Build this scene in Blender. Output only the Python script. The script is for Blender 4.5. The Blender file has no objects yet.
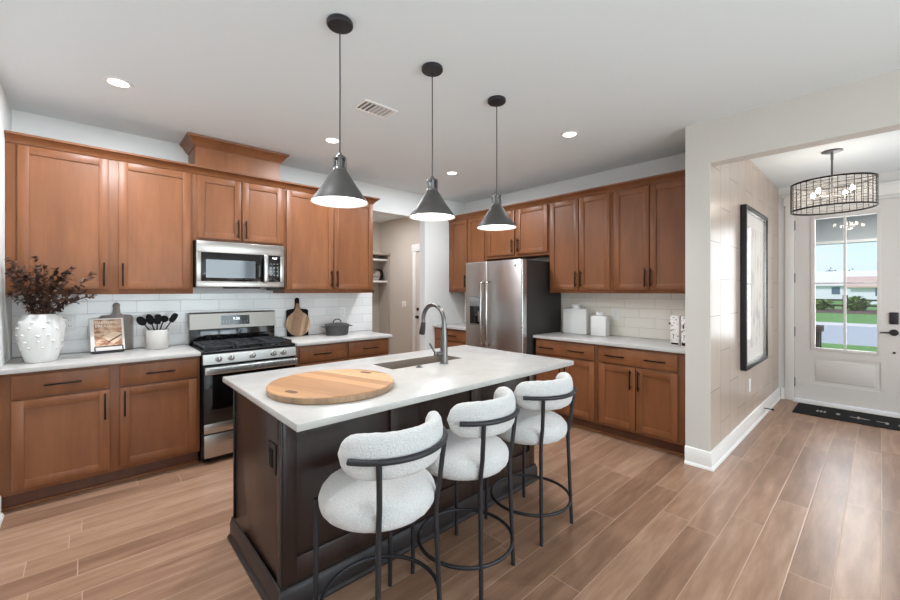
import bpy, bmesh, math, random
from mathutils import Vector, Matrix, noise
R = math.radians
random.seed(7)
scene = bpy.context.scene
COL = scene.collection

# ------------------------------------------------------------------ camera
cam_d = bpy.data.cameras.new('camera')
cam_d.sensor_width = 36.0
cam_d.lens = 395.54 / 900 * 36.0
cam_d.shift_y = -10.0 / 900
cam_d.clip_start = 0.05
cam_d.clip_end = 600
cam = bpy.data.objects.new('camera', cam_d)
cam.location = (0, 0, 1.4104)
cam.rotation_euler = (R(90), 0, -0.742)
COL.objects.link(cam)
scene.camera = cam

# ------------------------------------------------------------------ world, sun, window light, exposure
world = bpy.data.worlds.new('sky')
scene.world = world
world.use_nodes = True
nt = world.node_tree
nt.nodes.clear()
w_out = nt.nodes.new('ShaderNodeOutputWorld')
w_bg = nt.nodes.new('ShaderNodeBackground')
w_sky = nt.nodes.new('ShaderNodeTexSky')
w_sky.sky_type = 'NISHITA'
w_sky.sun_disc = False
w_sky.sun_elevation = R(48)
w_sky.sun_rotation = R(250)
w_tc = nt.nodes.new('ShaderNodeTexCoord')
w_map = nt.nodes.new('ShaderNodeMapping')
w_map.inputs['Scale'].default_value = (3.0, 3.0, 14.0)
w_no = nt.nodes.new('ShaderNodeTexNoise')
w_no.inputs['Scale'].default_value = 1.3
w_no.inputs['Detail'].default_value = 6
w_rp = nt.nodes.new('ShaderNodeValToRGB')
w_rp.color_ramp.elements[0].position = 0.42
w_rp.color_ramp.elements[1].position = 0.72
w_mul = nt.nodes.new('ShaderNodeMixRGB')
w_mul.blend_type = 'MULTIPLY'
w_mul.inputs[0].default_value = 1.0
w_mul.inputs[2].default_value = (0.125, 0.145, 0.19, 1)
w_mix = nt.nodes.new('ShaderNodeMixRGB')
w_mix.inputs[2].default_value = (0.80, 0.84, 0.90, 1)
L = nt.links.new
L(w_tc.outputs['Generated'], w_map.inputs['Vector'])
L(w_map.outputs['Vector'], w_no.inputs['Vector'])
L(w_no.outputs['Fac'], w_rp.inputs['Fac'])
L(w_sky.outputs['Color'], w_mul.inputs[1])
L(w_mul.outputs['Color'], w_mix.inputs[1])
L(w_rp.outputs['Color'], w_mix.inputs[0])
L(w_mix.outputs['Color'], w_bg.inputs['Color'])
w_bg.inputs['Strength'].default_value = 0.98
L(w_bg.outputs['Background'], w_out.inputs['Surface'])

def light(name, kind, loc, rot, energy, color=(1, 1, 1), **kw):
    d = bpy.data.lights.new(name, kind)
    d.energy = energy
    d.color = color
    for k, v in kw.items():
        setattr(d, k, v)
    o = bpy.data.objects.new(name, d)
    o.location = loc
    o.rotation_euler = rot
    COL.objects.link(o)
    return o

light('sun', 'SUN', (-20, 20, 30), (R(-14), R(-42), 0), 1.9, (1, 0.96, 0.9), angle=R(1.5))
# daylight through the big windows of the living end of the room, behind the camera
DAY = (0.80, 0.94, 1.0)
light('window_daylight', 'AREA', (0.62, -4.9, 1.35), (R(90), 0, 0), 57, DAY, shape='RECTANGLE', size=1.7, size_y=2.1)
light('window_daylight', 'AREA', (2.58, -4.9, 1.35), (R(90), 0, 0), 57, DAY, shape='RECTANGLE', size=1.7, size_y=2.1)
light('side_fill', 'AREA', (3.60, -3.1, 1.4), (0, R(90), 0), 48, DAY, shape='RECTANGLE', size=1.9, size_y=2.4)  # added unseen side light that spares the column; wall opening cut for it
light('foyer_fill', 'AREA', (5.2, -1.22, 1.4), (R(90), 0, 0), 22, (0.92, 0.98, 1.05), shape='RECTANGLE', size=1.6, size_y=2.0)  # unseen fill light before the solid entry side wall, no window there
light('entry_daylight', 'AREA', (6.76, 0.295, 1.5), (0, R(90), 0), 11, (0.92, 0.96, 1.0), shape='RECTANGLE', size=1.55, size_y=0.5)
# added unseen fill lights behind the camera, turned up to the ceiling
light('soft_bounce', 'AREA', (1.6, -2.8, 1.2), (R(135), 0, 0), 14, DAY, shape='RECTANGLE', size=1.6, size_y=1.2)
light('ceiling_fill', 'AREA', (0.3, -0.9, 0.85), (R(180), 0, 0), 16, DAY, shape='DISK', size=0.8)
light('ceiling_fill', 'AREA', (3.0, -3.0, 1.0), (0, R(145), 0), 9, DAY, shape='DISK', size=0.8)
light('recessed_lamp', 'AREA', (0.147, 1.8, 2.73), (0, 0, 0), 10, (0.95, 1.0, 1.06), shape='DISK', size=0.1)  # added unseen downlight, continuing the ceiling grid, to brighten the left floor
light('porch_lamp', 'AREA', (8.4, 0.0, 2.7), (0, 0, 0), 60, (1, 0.97, 0.92), shape='DISK', size=0.3)
light('hall_fill', 'AREA', (3.3, 5.6, 2.70), (0, 0, 0), 21, (0.97, 0.97, 0.97), shape='DISK', size=0.3)  # added out of view to lift the dim hall, no fixture modelled
scene.view_settings.view_transform = 'Standard'
scene.view_settings.look = 'None'
scene.view_settings.exposure = 0.2
scene.view_settings.gamma = 1.0
scene.view_settings.use_curve_mapping = False
try:
    scene.cycles.use_denoising = True
    scene.cycles.max_bounces = 10
    scene.cycles.diffuse_bounces = 6
    scene.cycles.sample_clamp_indirect = 6.0
except Exception:
    pass

# ------------------------------------------------------------------ materials
def lin(r, g, b):
    f = lambda c: (c / 255 / 12.92) if c / 255 <= 0.04045 else ((c / 255 + 0.055) / 1.055) ** 2.4
    return (f(r), f(g), f(b), 1.0)

def mat(name, col, rough=0.5, metal=0.0, spec=0.5, emit=None, estr=0.0, coat=0.0):
    m = bpy.data.materials.new(name)
    m.use_nodes = True
    b = m.node_tree.nodes['Principled BSDF']
    b.inputs['Base Color'].default_value = col
    b.inputs['Roughness'].default_value = rough
    b.inputs['Metallic'].default_value = metal
    b.inputs['Specular IOR Level'].default_value = spec
    b.inputs['Coat Weight'].default_value = coat
    if emit:
        b.inputs['Emission Color'].default_value = emit
        b.inputs['Emission Strength'].default_value = estr
    return m

class N:
    """small helper for node graphs on a principled material"""
    def __init__(s, m):
        s.t = m.node_tree
        s.b = s.t.nodes['Principled BSDF']
    def n(s, kind, **kw):
        x = s.t.nodes.new(kind)
        for k, v in kw.items():
            if k == 'op':
                x.operation = v
            else:
                setattr(x, k, v)
        return x
    def l(s, a, b):
        s.t.links.new(a, b)
    def math(s, op, a, b=None):
        x = s.n('ShaderNodeMath', op=op)
        for i, v in enumerate((a, b)):
            if v is None:
                continue
            if isinstance(v, (int, float)):
                x.inputs[i].default_value = v
            else:
                s.l(v, x.inputs[i])
        return x.outputs[0]
    def coords(s, scale=(1, 1, 1), which='Object'):
        tc = s.n('ShaderNodeTexCoord')
        mp = s.n('ShaderNodeMapping')
        mp.inputs['Scale'].default_value = scale
        s.l(tc.outputs[which], mp.inputs['Vector'])
        return mp.outputs['Vector']
    def noise(s, vec, scale, detail=3, rough=0.5):
        x = s.n('ShaderNodeTexNoise')
        x.inputs['Scale'].default_value = scale
        x.inputs['Detail'].default_value = detail
        x.inputs['Roughness'].default_value = rough
        s.l(vec, x.inputs['Vector'])
        return x.outputs['Fac']
    def ramp(s, fac, stops):
        x = s.n('ShaderNodeValToRGB')
        e = x.color_ramp.elements
        while len(e) < len(stops):
            e.new(0.5)
        for i, (p, c) in enumerate(stops):
            e[i].position = p
            e[i].color = c
        s.l(fac, x.inputs['Fac'])
        return x.outputs['Color']
    def mix(s, fac, a, b, blend='MIX'):
        x = s.n('ShaderNodeMixRGB', blend_type=blend)
        for i, v in zip((0, 1, 2), (fac, a, b)):
            if isinstance(v, (int, float)):
                x.inputs[i].default_value = v
            elif isinstance(v, tuple):
                x.inputs[i].default_value = v
            else:
                s.l(v, x.inputs[i])
        return x.outputs['Color']
    def bump(s, h, strength=0.3, dist=0.01):
        x = s.n('ShaderNodeBump')
        x.inputs['Strength'].default_value = strength
        x.inputs['Distance'].default_value = dist
        s.l(h, x.inputs['Height'])
        s.l(x.outputs['Normal'], s.b.inputs['Normal'])
    def color(s, c):
        s.l(c, s.b.inputs['Base Color'])

def wood(name, c1, c2, c3, rough=0.42, scale=(9, 9, 1.1), coat=0.15):
    m = mat(name, c2, rough, coat=coat, spec=0.38)
    g = N(m)
    v = g.coords(scale)
    oi = g.n('ShaderNodeObjectInfo')
    ad = g.n('ShaderNodeVectorMath', operation='ADD')
    g.l(v, ad.inputs[0])
    sc = g.n('ShaderNodeVectorMath', operation='SCALE')
    sc.inputs['Scale'].default_value = 30
    cmb = g.n('ShaderNodeCombineXYZ')
    for i in range(3):
        g.l(oi.outputs['Random'], cmb.inputs[i])
    g.l(cmb.outputs[0], sc.inputs[0])
    g.l(sc.outputs[0], ad.inputs[1])
    a = g.noise(ad.outputs[0], 1.0, 5, 0.55)
    v2 = g.coords((scale[0] * 9, scale[1] * 9, scale[2] * 3))
    b = g.noise(v2, 1.0, 3, 0.6)
    f = g.math('ADD', g.math('MULTIPLY', a, 0.75), g.math('MULTIPLY', b, 0.25))
    f = g.math('ADD', f, g.math('MULTIPLY', g.math('SUBTRACT', oi.outputs['Random'], 0.5), 0.10))
    g.color(g.ramp(f, [(0.3, c1), (0.5, c2), (0.72, c3)]))
    g.bump(b, 0.04, 0.002)
    return m

M = {}
M['maple'] = wood('stained_maple', lin(110, 66, 38), lin(124, 76, 45), lin(138, 87, 54), rough=0.42, scale=(6, 6, 1.6), coat=0.0)
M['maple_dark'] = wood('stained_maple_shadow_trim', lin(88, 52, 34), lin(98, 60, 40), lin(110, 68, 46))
M['espresso'] = wood('espresso_wood', lin(40, 25, 20), lin(47, 31, 25), lin(57, 39, 31), rough=0.36, coat=0.2)
M['wall'] = mat('wall_paint', lin(225, 225, 223), 0.7, spec=0.2)
M['wallc'] = mat('wall_paint_shaded', lin(208, 203, 196), 0.7, spec=0.2)  # wall paint darkened to stand in for weaker light on column and header
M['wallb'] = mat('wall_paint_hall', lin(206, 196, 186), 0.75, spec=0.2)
M['ceil'] = mat('ceiling_paint', lin(231, 237, 239), 0.85, spec=0.1)
M['trim'] = mat('trim_paint', lin(238, 236, 233), 0.35)
M['doorw'] = mat('door_paint', lin(224, 220, 216), 0.4)
M['black'] = mat('black_metal', lin(50, 50, 54), 0.42, 0.4)
M['bronze'] = mat('dark_bronze', lin(40, 30, 26), 0.35, 0.8)
M['gun'] = mat('gunmetal', lin(122, 120, 119), 0.3, 1.0)
M['chrome'] = mat('chrome', lin(190, 186, 182), 0.14, 1.0)
M['blackglass'] = mat('black_glass', lin(10, 10, 11), 0.06, 0.0, 0.6)
M['blackenamel'] = mat('black_enamel', lin(18, 18, 20), 0.16)
M['iron'] = mat('cast_iron', lin(50, 50, 52), 0.38, 0.4)
M['potiron'] = mat('grey_cast_iron', lin(74, 72, 72), 0.5, 0.3)
M['fridgeside'] = mat('dark_grey_enamel', lin(52, 49, 47), 0.5, 0.2)
M['plastic_black'] = mat('black_plastic', lin(14, 14, 15), 0.65, spec=0.2)
M['ceramic'] = mat('white_ceramic', lin(220, 219, 216), 0.55, spec=0.3)
M['crock'] = mat('greige_stoneware', lin(198, 194, 188), 0.6)
M['shadein'] = mat('white_enamel', lin(245, 243, 240), 0.5)
M['shade'] = mat('shade_gunmetal', lin(84, 81, 79), 0.5, 0.4)
M['whiteplate'] = mat('white_plate', lin(238, 238, 236), 0.4)
M['vent_dark'] = mat('vent_dark', lin(110, 110, 110), 0.7)
M['lamp'] = mat('lamp_diffuser', (1, 1, 1, 1), 0.5, emit=(1, 0.97, 0.93, 1), estr=6.0)
M['pendlamp'] = mat('pendant_diffuser', (1, 1, 1, 1), 0.5, emit=(1, 0.95, 0.89, 1), estr=2.2)
M['bulb'] = mat('bulb', (1, 1, 1, 1), 0.5, emit=(1, 0.86, 0.68, 1), estr=22)
M['digit'] = mat('digit', (1, 1, 1, 1), 0.5, emit=(0.85, 0.95, 1, 1), estr=1.3)
M['page'] = mat('page_white', lin(236, 230, 224), 0.6)
M['paper_text'] = mat('pale_lettering', lin(240, 232, 222), 0.6)
M['silver'] = mat('silver_lip', lin(205, 205, 203), 0.25, 0.9)

# quartz
m = M['quartz'] = mat('white_quartz', lin(236, 233, 228), 0.25, spec=0.35)
g = N(m)
v = g.coords((1, 1, 1))
g.color(g.ramp(g.noise(v, 5, 8, 0.7), [(0.35, lin(184, 181, 177)), (0.55, lin(192, 189, 185)), (0.8, lin(196, 193, 189))]))

# brushed steel
def brushed(name, col, scale, rough=0.3):
    m = mat(name, col, rough, 1.0)
    g = N(m)
    n_ = g.noise(g.coords(scale), 1.0, 4, 0.6)
    x = g.n('ShaderNodeMapRange')
    x.inputs['To Min'].default_value = rough - 0.06
    x.inputs['To Max'].default_value = rough + 0.1
    g.l(n_, x.inputs['Value'])
    g.l(x.outputs[0], g.b.inputs['Roughness'])
    g.bump(n_, 0.02, 0.001)
    return m
M['steel'] = brushed('brushed_steel', lin(178, 172, 166), (2, 2, 300), 0.28)
M['steelv'] = brushed('brushed_steel_upright', lin(192, 189, 187), (300, 300, 2), 0.3)
M['sinksteel'] = mat('sink_steel', lin(150, 138, 127), 0.5, 0.5)

# boucle
m = M['boucle'] = mat('white_boucle', lin(234, 231, 227), 0.95, spec=0.1)
g = N(m)
v = g.coords((1, 1, 1))
n1 = g.noise(v, 160, 4, 0.7)
vo = g.n('ShaderNodeTexVoronoi')
vo.inputs['Scale'].default_value = 130
g.l(v, vo.inputs['Vector'])
h = g.math('ADD', n1, g.math('MULTIPLY', g.math('SUBTRACT', 1.0, vo.outputs['Distance']), 0.6))
g.bump(h, 0.8, 0.005)
g.color(g.ramp(n1, [(0.3, lin(200, 198, 197)), (0.6, lin(219, 218, 217))]))
g.b.inputs['Sheen Weight'].default_value = 0.3

def planks(name, along, across, zlike, length, width, cols, joint, joint_col, rough, grain, rowoff=None, jw=0.0025):
    """planks / tiles laid in rows; along, across: 0=x 1=y 2=z object axis"""
    m = mat(name, cols[1][1], rough)
    g = N(m)
    tc = g.n('ShaderNodeTexCoord')
    sp = g.n('ShaderNodeSeparateXYZ')
    g.l(tc.outputs['Object'], sp.inputs[0])
    a = sp.outputs[along]
    c = sp.outputs[across]
    cs = g.math('DIVIDE', c, width)
    row = g.math('FLOOR', cs)
    cf = g.math('SUBTRACT', cs, row)
    if rowoff is None:
        wn = g.n('ShaderNodeTexWhiteNoise', noise_dimensions='1D')
        g.l(row, wn.inputs['W'])
        off = g.math('MULTIPLY', wn.outputs['Value'], 7.3)
    else:
        off = g.math('MULTIPLY', g.math('FLOORED_MODULO', row, 2.0), rowoff)
    as_ = g.math('ADD', g.math('DIVIDE', a, length), off)
    idx = g.math('FLOOR', as_)
    af = g.math('SUBTRACT', as_, idx)
    cmb = g.n('ShaderNodeCombineXYZ')
    g.l(row, cmb.inputs[0])
    g.l(idx, cmb.inputs[1])
    wn2 = g.n('ShaderNodeTexWhiteNoise', noise_dimensions='3D')
    g.l(cmb.outputs[0], wn2.inputs['Vector'])
    rnd = wn2.outputs['Value']
    # distance to the joints in metres
    dc = g.math('MULTIPLY', g.math('MINIMUM', cf, g.math('SUBTRACT', 1.0, cf)), width)
    da = g.math('MULTIPLY', g.math('MINIMUM', af, g.math('SUBTRACT', 1.0, af)), length)
    dj = g.math('MINIMUM', dc, da)
    jm = g.math('LESS_THAN', dj, jw)
    # grain
    scl = [grain[1]] * 3
    scl[along] = grain[0]
    mp = g.n('ShaderNodeMapping')
    mp.inputs['Scale'].default_value = scl
    g.l(tc.outputs['Object'], mp.inputs['Vector'])
    ad = g.n('ShaderNodeVectorMath', operation='ADD')
    g.l(mp.outputs[0], ad.inputs[0])
    sc = g.n('ShaderNodeVectorMath', operation='SCALE')
    sc.inputs['Scale'].default_value = 40
    g.l(wn2.outputs['Color'], sc.inputs[0])
    g.l(sc.outputs[0], ad.inputs[1])
    gn = g.noise(ad.outputs[0], 1.0, 5, 0.6)
    f = g.math('ADD', g.math('MULTIPLY', gn, joint), g.math('MULTIPLY', rnd, 1 - joint))
    colr = g.ramp(f, cols)
    g.color(g.mix(jm, colr, joint_col))
    hgt = g.math('MINIMUM', g.math('DIVIDE', dj, jw * 2), 1.0)
    g.bump(g.math('ADD', hgt, g.math('MULTIPLY', gn, 0.06)), 0.25, 0.002)
    return m

M['floor'] = planks('wide_plank_floor', 0, 1, 2, 1.35, 0.158,
                    [(0.24, lin(122, 92, 73)), (0.5, lin(153, 118, 95)), (0.76, lin(182, 148, 124))], 0.74,
                    lin(190, 160, 138), 0.33, (2.6, 20), jw=0.0016)
M['tilewall'] = planks('entry_wall_tile', 2, 0, 1, 0.60, 0.30,
                       [(0.1, lin(174, 158, 144)), (0.5, lin(188, 171, 157)), (0.9, lin(198, 182, 169))], 0.7,
                       lin(132, 118, 108), 0.28, (3, 5), rowoff=0.5, jw=0.0035)
M['subway_a'] = planks('subway_tile', 0, 2, 1, 0.312, 0.1015,
                       [(0.1, lin(232, 231, 230)), (0.9, lin(241, 240, 239))], 0.2,
                       lin(196, 198, 200), 0.12, (3, 3), rowoff=0.5, jw=0.0016)
M['subway_b'] = planks('subway_tile_side', 1, 2, 0, 0.312, 0.1015,
                       [(0.1, lin(246, 240, 229)), (0.9, lin(250, 245, 235))], 0.2,
                       lin(206, 204, 198), 0.12, (3, 3), rowoff=0.5, jw=0.0016)

def staves(name, ang, cols, width, rough=0.45):
    m = mat(name, cols[1][1], rough)
    g = N(m)
    tc = g.n('ShaderNodeTexCoord')
    mp = g.n('ShaderNodeMapping')
    mp.inputs['Rotation'].default_value = ang
    g.l(tc.outputs['Object'], mp.inputs['Vector'])
    sp = g.n('ShaderNodeSeparateXYZ')
    g.l(mp.outputs[0], sp.inputs[0])
    row = g.math('FLOOR', g.math('DIVIDE', sp.outputs[0], width))
    wn = g.n('ShaderNodeTexWhiteNoise', noise_dimensions='1D')
    g.l(row, wn.inputs['W'])
    mp2 = g.n('ShaderNodeMapping')
    mp2.inputs['Scale'].default_value = (30, 3, 30)
    g.l(mp.outputs[0], mp2.inputs['Vector'])
    gn = g.noise(mp2.outputs[0], 1.0, 5, 0.6)
    f = g.math('ADD', g.math('MULTIPLY', gn, 0.35), g.math('MULTIPLY', wn.outputs['Value'], 0.65))
    g.color(g.ramp(f, cols))
    return m
M['acacia'] = staves('acacia_staves', (0, 0, R(-17)), [(0.15, lin(160, 116, 78)), (0.5, lin(192, 146, 102)), (0.72, lin(204, 160, 118)), (0.9, lin(226, 194, 152))], 0.068)
M['acacia_edge'] = wood('acacia_edge', lin(120, 98, 80), lin(150, 122, 98), lin(180, 146, 112), scale=(22, 22, 3))
M['paddle'] = staves('paddle_staves', (0, R(-14), 0), [(0.15, lin(140, 104, 76)), (0.5, lin(186, 148, 114)), (0.85, lin(220, 192, 160))], 0.036)
M['greyboard'] = staves('grey_board', (0, 0, 0), [(0.15, lin(120, 108, 100)), (0.5, lin(140, 128, 120)), (0.85, lin(158, 146, 138))], 0.05)
M['leaf'] = mat('burgundy_leaf', lin(70, 48, 44), 0.5)
g = N(M['leaf'])
g.color(g.ramp(g.noise(g.coords(), 14, 3), [(0.3, lin(44, 31, 30)), (0.55, lin(84, 58, 47)), (0.75, lin(124, 88, 66))]))
M['stemm'] = mat('dry_stem', lin(96, 70, 56), 0.7)

def pane_mat(name, tint=(1, 1, 1, 1), ior=1.45):
    m = bpy.data.materials.new(name)
    m.use_nodes = True
    t = m.node_tree
    t.nodes.clear()
    o = t.nodes.new('ShaderNodeOutputMaterial')
    tr = t.nodes.new('ShaderNodeBsdfTransparent')
    tr.inputs['Color'].default_value = tint
    gl = t.nodes.new('ShaderNodeBsdfGlossy')
    gl.inputs['Roughness'].default_value = 0.01
    fr = t.nodes.new('ShaderNodeFresnel')
    fr.inputs['IOR'].default_value = ior
    mx = t.nodes.new('ShaderNodeMixShader')
    t.links.new(fr.outputs[0], mx.inputs[0])
    t.links.new(tr.outputs[0], mx.inputs[1])
    t.links.new(gl.outputs[0], mx.inputs[2])
    t.links.new(mx.outputs[0], o.inputs[0])
    return m
M['pane'] = pane_mat('clear_pane')
M['artglass'] = pane_mat('picture_glass')
t_ = M['artglass'].node_tree
for l_ in list(t_.links):
    if l_.from_node.type == 'FRESNEL':
        l_.to_socket.default_value = 0.05
        t_.links.remove(l_)

# printed art: pale sheet with a soft grey botanical trunk
m = M['print'] = mat('pale_print', lin(226, 221, 214), 0.7)
g = N(m)
v = g.coords((7, 1, 2.2))
n1 = g.noise(v, 1.4, 6, 0.65)
g.color(g.ramp(n1, [(0.36, lin(176, 172, 168)), (0.5, lin(222, 216, 209)), (0.7, lin(228, 224, 218))]))
# speckled carton
m = M['speckle'] = mat('speckled_print', lin(220, 212, 206), 0.5)
g = N(m)
n1 = g.noise(g.coords((1, 1, 1)), 55, 3, 0.6)
n2 = g.noise(g.coords((1, 1, 1)), 28, 2, 0.5)
c1 = g.ramp(n1, [(0.36, lin(70, 60, 60)), (0.42, lin(232, 226, 222)), (0.62, lin(240, 234, 230)), (0.68, lin(176, 140, 128))])
g.color(c1)
# cover picture of sliced bread on a board
m = M['cover'] = mat('cover_picture', lin(190, 150, 120), 0.5)
g = N(m)
n1 = g.noise(g.coords((16, 16, 26)), 1.0, 4, 0.6)
g.color(g.ramp(n1, [(0.28, lin(96, 62, 44)), (0.42, lin(170, 116, 86)), (0.52, lin(206, 168, 138)), (0.7, lin(232, 214, 194))]))
M['bread'] = mat('bread_crumb', lin(226, 200, 172), 0.6)
M['crust'] = mat('bread_crust', lin(96, 62, 44), 0.6)
# outdoors
M['grass'] = mat('lawn', lin(96, 152, 66), 0.9, spec=0.1)
g = N(M['grass'])
g.color(g.ramp(g.noise(g.coords(), 3, 5), [(0.3, lin(108, 152, 84)), (0.7, lin(136, 180, 106))]))
M['road'] = mat('pale_road', lin(192, 198, 196), 0.8)
M['kerb'] = mat('pale_kerb', lin(225, 222, 216), 0.8)
M['mulch'] = mat('mulch', lin(112, 92, 80), 0.9)
M['shrub'] = mat('shrub_leaf', lin(104, 130, 62), 0.8)
M['treefar'] = mat('far_tree', lin(72, 96, 74), 0.9)
M['fencew'] = mat('dark_fence', lin(62, 54, 50), 0.8)
M['siding'] = mat('white_siding', lin(232, 232, 234), 0.7)
M['roofw'] = mat('pale_roof', lin(238, 236, 236), 0.7)
M['roofp'] = mat('pink_brown_roof', lin(214, 186, 170), 0.8)
M['brick'] = mat('brick_face', lin(170, 120, 96), 0.8)
M['porch'] = mat('porch_floor', lin(190, 188, 184), 0.7)
M['porchceil'] = mat('porch_beam', lin(196, 200, 204), 0.7)
M['matblack'] = mat('coir_black', lin(44, 44, 45), 0.95, spec=0.1)
M['matpale'] = mat('mat_print', lin(168, 164, 158), 0.9)
M['locker'] = mat('greige_locker', lin(176, 166, 156), 0.55)
M['dish'] = mat('brown_dish', lin(70, 52, 38), 0.5)

# ------------------------------------------------------------------ mesh helpers
class MB:
    def __init__(s, T=None):
        s.bm = bmesh.new()
        s.T = T
    def box(s, x0, x1, y0, y1, z0, z1, bev=0.0, seg=2):
        mtx = Matrix.Translation(((x0 + x1) / 2, (y0 + y1) / 2, (z0 + z1) / 2)) @ Matrix.Diagonal((abs(x1 - x0), abs(y1 - y0), abs(z1 - z0), 1))
        r = bmesh.ops.create_cube(s.bm, size=1.0, matrix=mtx)
        if bev > 0:
            es = list({e for v in r['verts'] for e in v.link_edges})
            bmesh.ops.bevel(s.bm, geom=es, offset=bev, segments=seg, affect='EDGES', profile=0.5)
        return s
    def tube(s, pts, r, n=12, closed=False, caps=True):
        pts = [Vector(p) for p in pts]
        rs = r if isinstance(r, (list, tuple)) else [r] * len(pts)
        K = len(pts)
        rings = []
        prev = None
        for i, p in enumerate(pts):
            if closed:
                t = pts[(i + 1) % K] - pts[i - 1]
            else:
                t = pts[min(i + 1, K - 1)] - pts[max(i - 1, 0)]
            t.normalize()
            if prev is None:
                a = Vector((0, 0, 1)) if abs(t.z) < 0.9 else Vector((1, 0, 0))
                u = (a - t * a.dot(t)).normalized()
            else:
                u = (prev - t * prev.dot(t)).normalized()
            prev = u
            w = t.cross(u)
            rings.append([s.bm.verts.new(p + (u * math.cos(2 * math.pi * k / n) + w * math.sin(2 * math.pi * k / n)) * rs[i]) for k in range(n)])
        m_ = K if closed else K - 1
        for i in range(m_):
            a, b = rings[i], rings[(i + 1) % K]
            for k in range(n):
                s.bm.faces.new((a[k], a[(k + 1) % n], b[(k + 1) % n], b[k]))
        if caps and not closed:
            s.bm.faces.new(rings[0])
            s.bm.faces.new(rings[-1])
        return s
    def lathe(s, prof, c=(0, 0, 0), n=40, axis='z', cap=True):
        rings = []
        for r, h in prof:
            ring = []
            for k in range(n):
                a = 2 * math.pi * k / n
                if axis == 'z':
                    p = (c[0] + r * math.cos(a), c[1] + r * math.sin(a), c[2] + h)
                elif axis == 'y':
                    p = (c[0] + r * math.cos(a), c[1] + h, c[2] + r * math.sin(a))
                else:
                    p = (c[0] + h, c[1] + r * math.cos(a), c[2] + r * math.sin(a))
                ring.append(s.bm.verts.new(p))
            rings.append(ring)
        for a, b in zip(rings[:-1], rings[1:]):
            for k in range(n):
                s.bm.faces.new((a[k], a[(k + 1) % n], b[(k + 1) % n], b[k]))
        if cap:
            for rg, (r, h) in ((rings[0], prof[0]), (rings[-1], prof[-1])):
                if r > 1e-6:
                    s.bm.faces.new(rg)
        return s
    def sweep(s, path, prof, side=1):
        """mitred moulding: path in XY, prof = (outward offset, z)"""
        P = [Vector((p[0], p[1])) for p in path]
        offs = []
        for i in range(len(P)):
            ns = []
            if i > 0:
                d = (P[i] - P[i - 1]).normalized()
                ns.append(Vector((d.y, -d.x)) * side)
            if i < len(P) - 1:
                d = (P[i + 1] - P[i]).normalized()
                ns.append(Vector((d.y, -d.x)) * side)
            if len(ns) == 1:
                offs.append(ns[0])
            else:
                b = ns[0] + ns[1]
                offs.append(b / (1 + ns[0].dot(ns[1])))
        rings = [[s.bm.verts.new((p.x + o.x * q[0], p.y + o.y * q[0], q[1])) for q in prof] for p, o in zip(P, offs)]
        n = len(prof)
        for a, b in zip(rings[:-1], rings[1:]):
            for k in range(n):
                s.bm.faces.new((a[k], a[(k + 1) % n], b[(k + 1) % n], b[k]))
        s.bm.faces.new(rings[0])
        s.bm.faces.new(rings[-1])
        return s
    def prism(s, poly, h0, h1, plane='xy'):
        def p3(a, b, h):
            return {'xy': (a, b, h), 'xz': (a, h, b), 'yz': (h, a, b)}[plane]
        A = [s.bm.verts.new(p3(a, b, h0)) for a, b in poly]
        B = [s.bm.verts.new(p3(a, b, h1)) for a, b in poly]
        n = len(poly)
        s.bm.faces.new(A)
        s.bm.faces.new(B)
        for k in range(n):
            s.bm.faces.new((A[k], A[(k + 1) % n], B[(k + 1) % n], B[k]))
        return s
    def build(s, name, m, parent=None, smooth=35, org=None):
        bm = s.bm
        if s.T:
            for v in bm.verts:
                v.co = Vector(s.T(*v.co))
        o_ = Vector(org) if org is not None else (Vector(ORG.get(parent.name, (0, 0, 0))) if parent else Vector((0, 0, 0)))
        for v in bm.verts:
            v.co -= o_
        bmesh.ops.recalc_face_normals(bm, faces=bm.faces)
        me = bpy.data.meshes.new(name)
        bm.to_mesh(me)
        bm.free()
        for p in me.polygons:
            p.use_smooth = True
        me.set_sharp_from_angle(angle=R(smooth))
        me.materials.append(M[m] if isinstance(m, str) else m)
        o = bpy.data.objects.new(name, me)
        COL.objects.link(o)
        if parent:
            o.parent = parent
            ORG[o.name] = tuple(o_)
        else:
            o.location = o_
            ORG[o.name] = tuple(o_)
        return o

ORG = {}
def tag(o, label, cat, group=None):
    o['label'] = label
    o['category'] = cat
    if group:
        o['group'] = group
    return o
def thing(name, label, cat, loc, group=None):
    o = bpy.data.objects.new(name, None)
    COL.objects.link(o)
    o.empty_display_size = 0.05
    o.location = loc
    ORG[o.name] = tuple(loc)
    return tag(o, label, cat, group)
def struct(name, mb, m, parent=None):
    o = mb.build(name, m, parent)
    if not parent:
        o['kind'] = 'structure'
    return o
def dup(root, loc, rotz=0.0):
    r = root.copy()
    COL.objects.link(r)
    r.location = loc
    r.rotation_euler = (0, 0, rotz)
    for ch in list(root.children):
        c = ch.copy()
        COL.objects.link(c)
        c.parent = r
        for g_ in ch.children:
            d = g_.copy()
            COL.objects.link(d)
            d.parent = c
    return r
def text(name, body, size, m, loc, rot, parent=None, align='LEFT', ext=0.0004):
    cu = bpy.data.curves.new(name, 'FONT')
    cu.body = body
    cu.size = size
    cu.extrude = ext
    cu.align_x = align
    tmp = bpy.data.objects.new('tmp', cu)
    COL.objects.link(tmp)
    me = bpy.data.meshes.new_from_object(tmp.evaluated_get(bpy.context.evaluated_depsgraph_get()))
    bpy.data.objects.remove(tmp)
    me.name = name
    me.materials.clear()
    me.materials.append(M[m])
    o = bpy.data.objects.new(name, me)
    COL.objects.link(o)
    o.rotation_euler = rot
    if parent:
        o.parent = parent
        o.location = Vector(loc) - Vector(ORG[parent.name])
    else:
        o.location = loc
    return o

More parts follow.
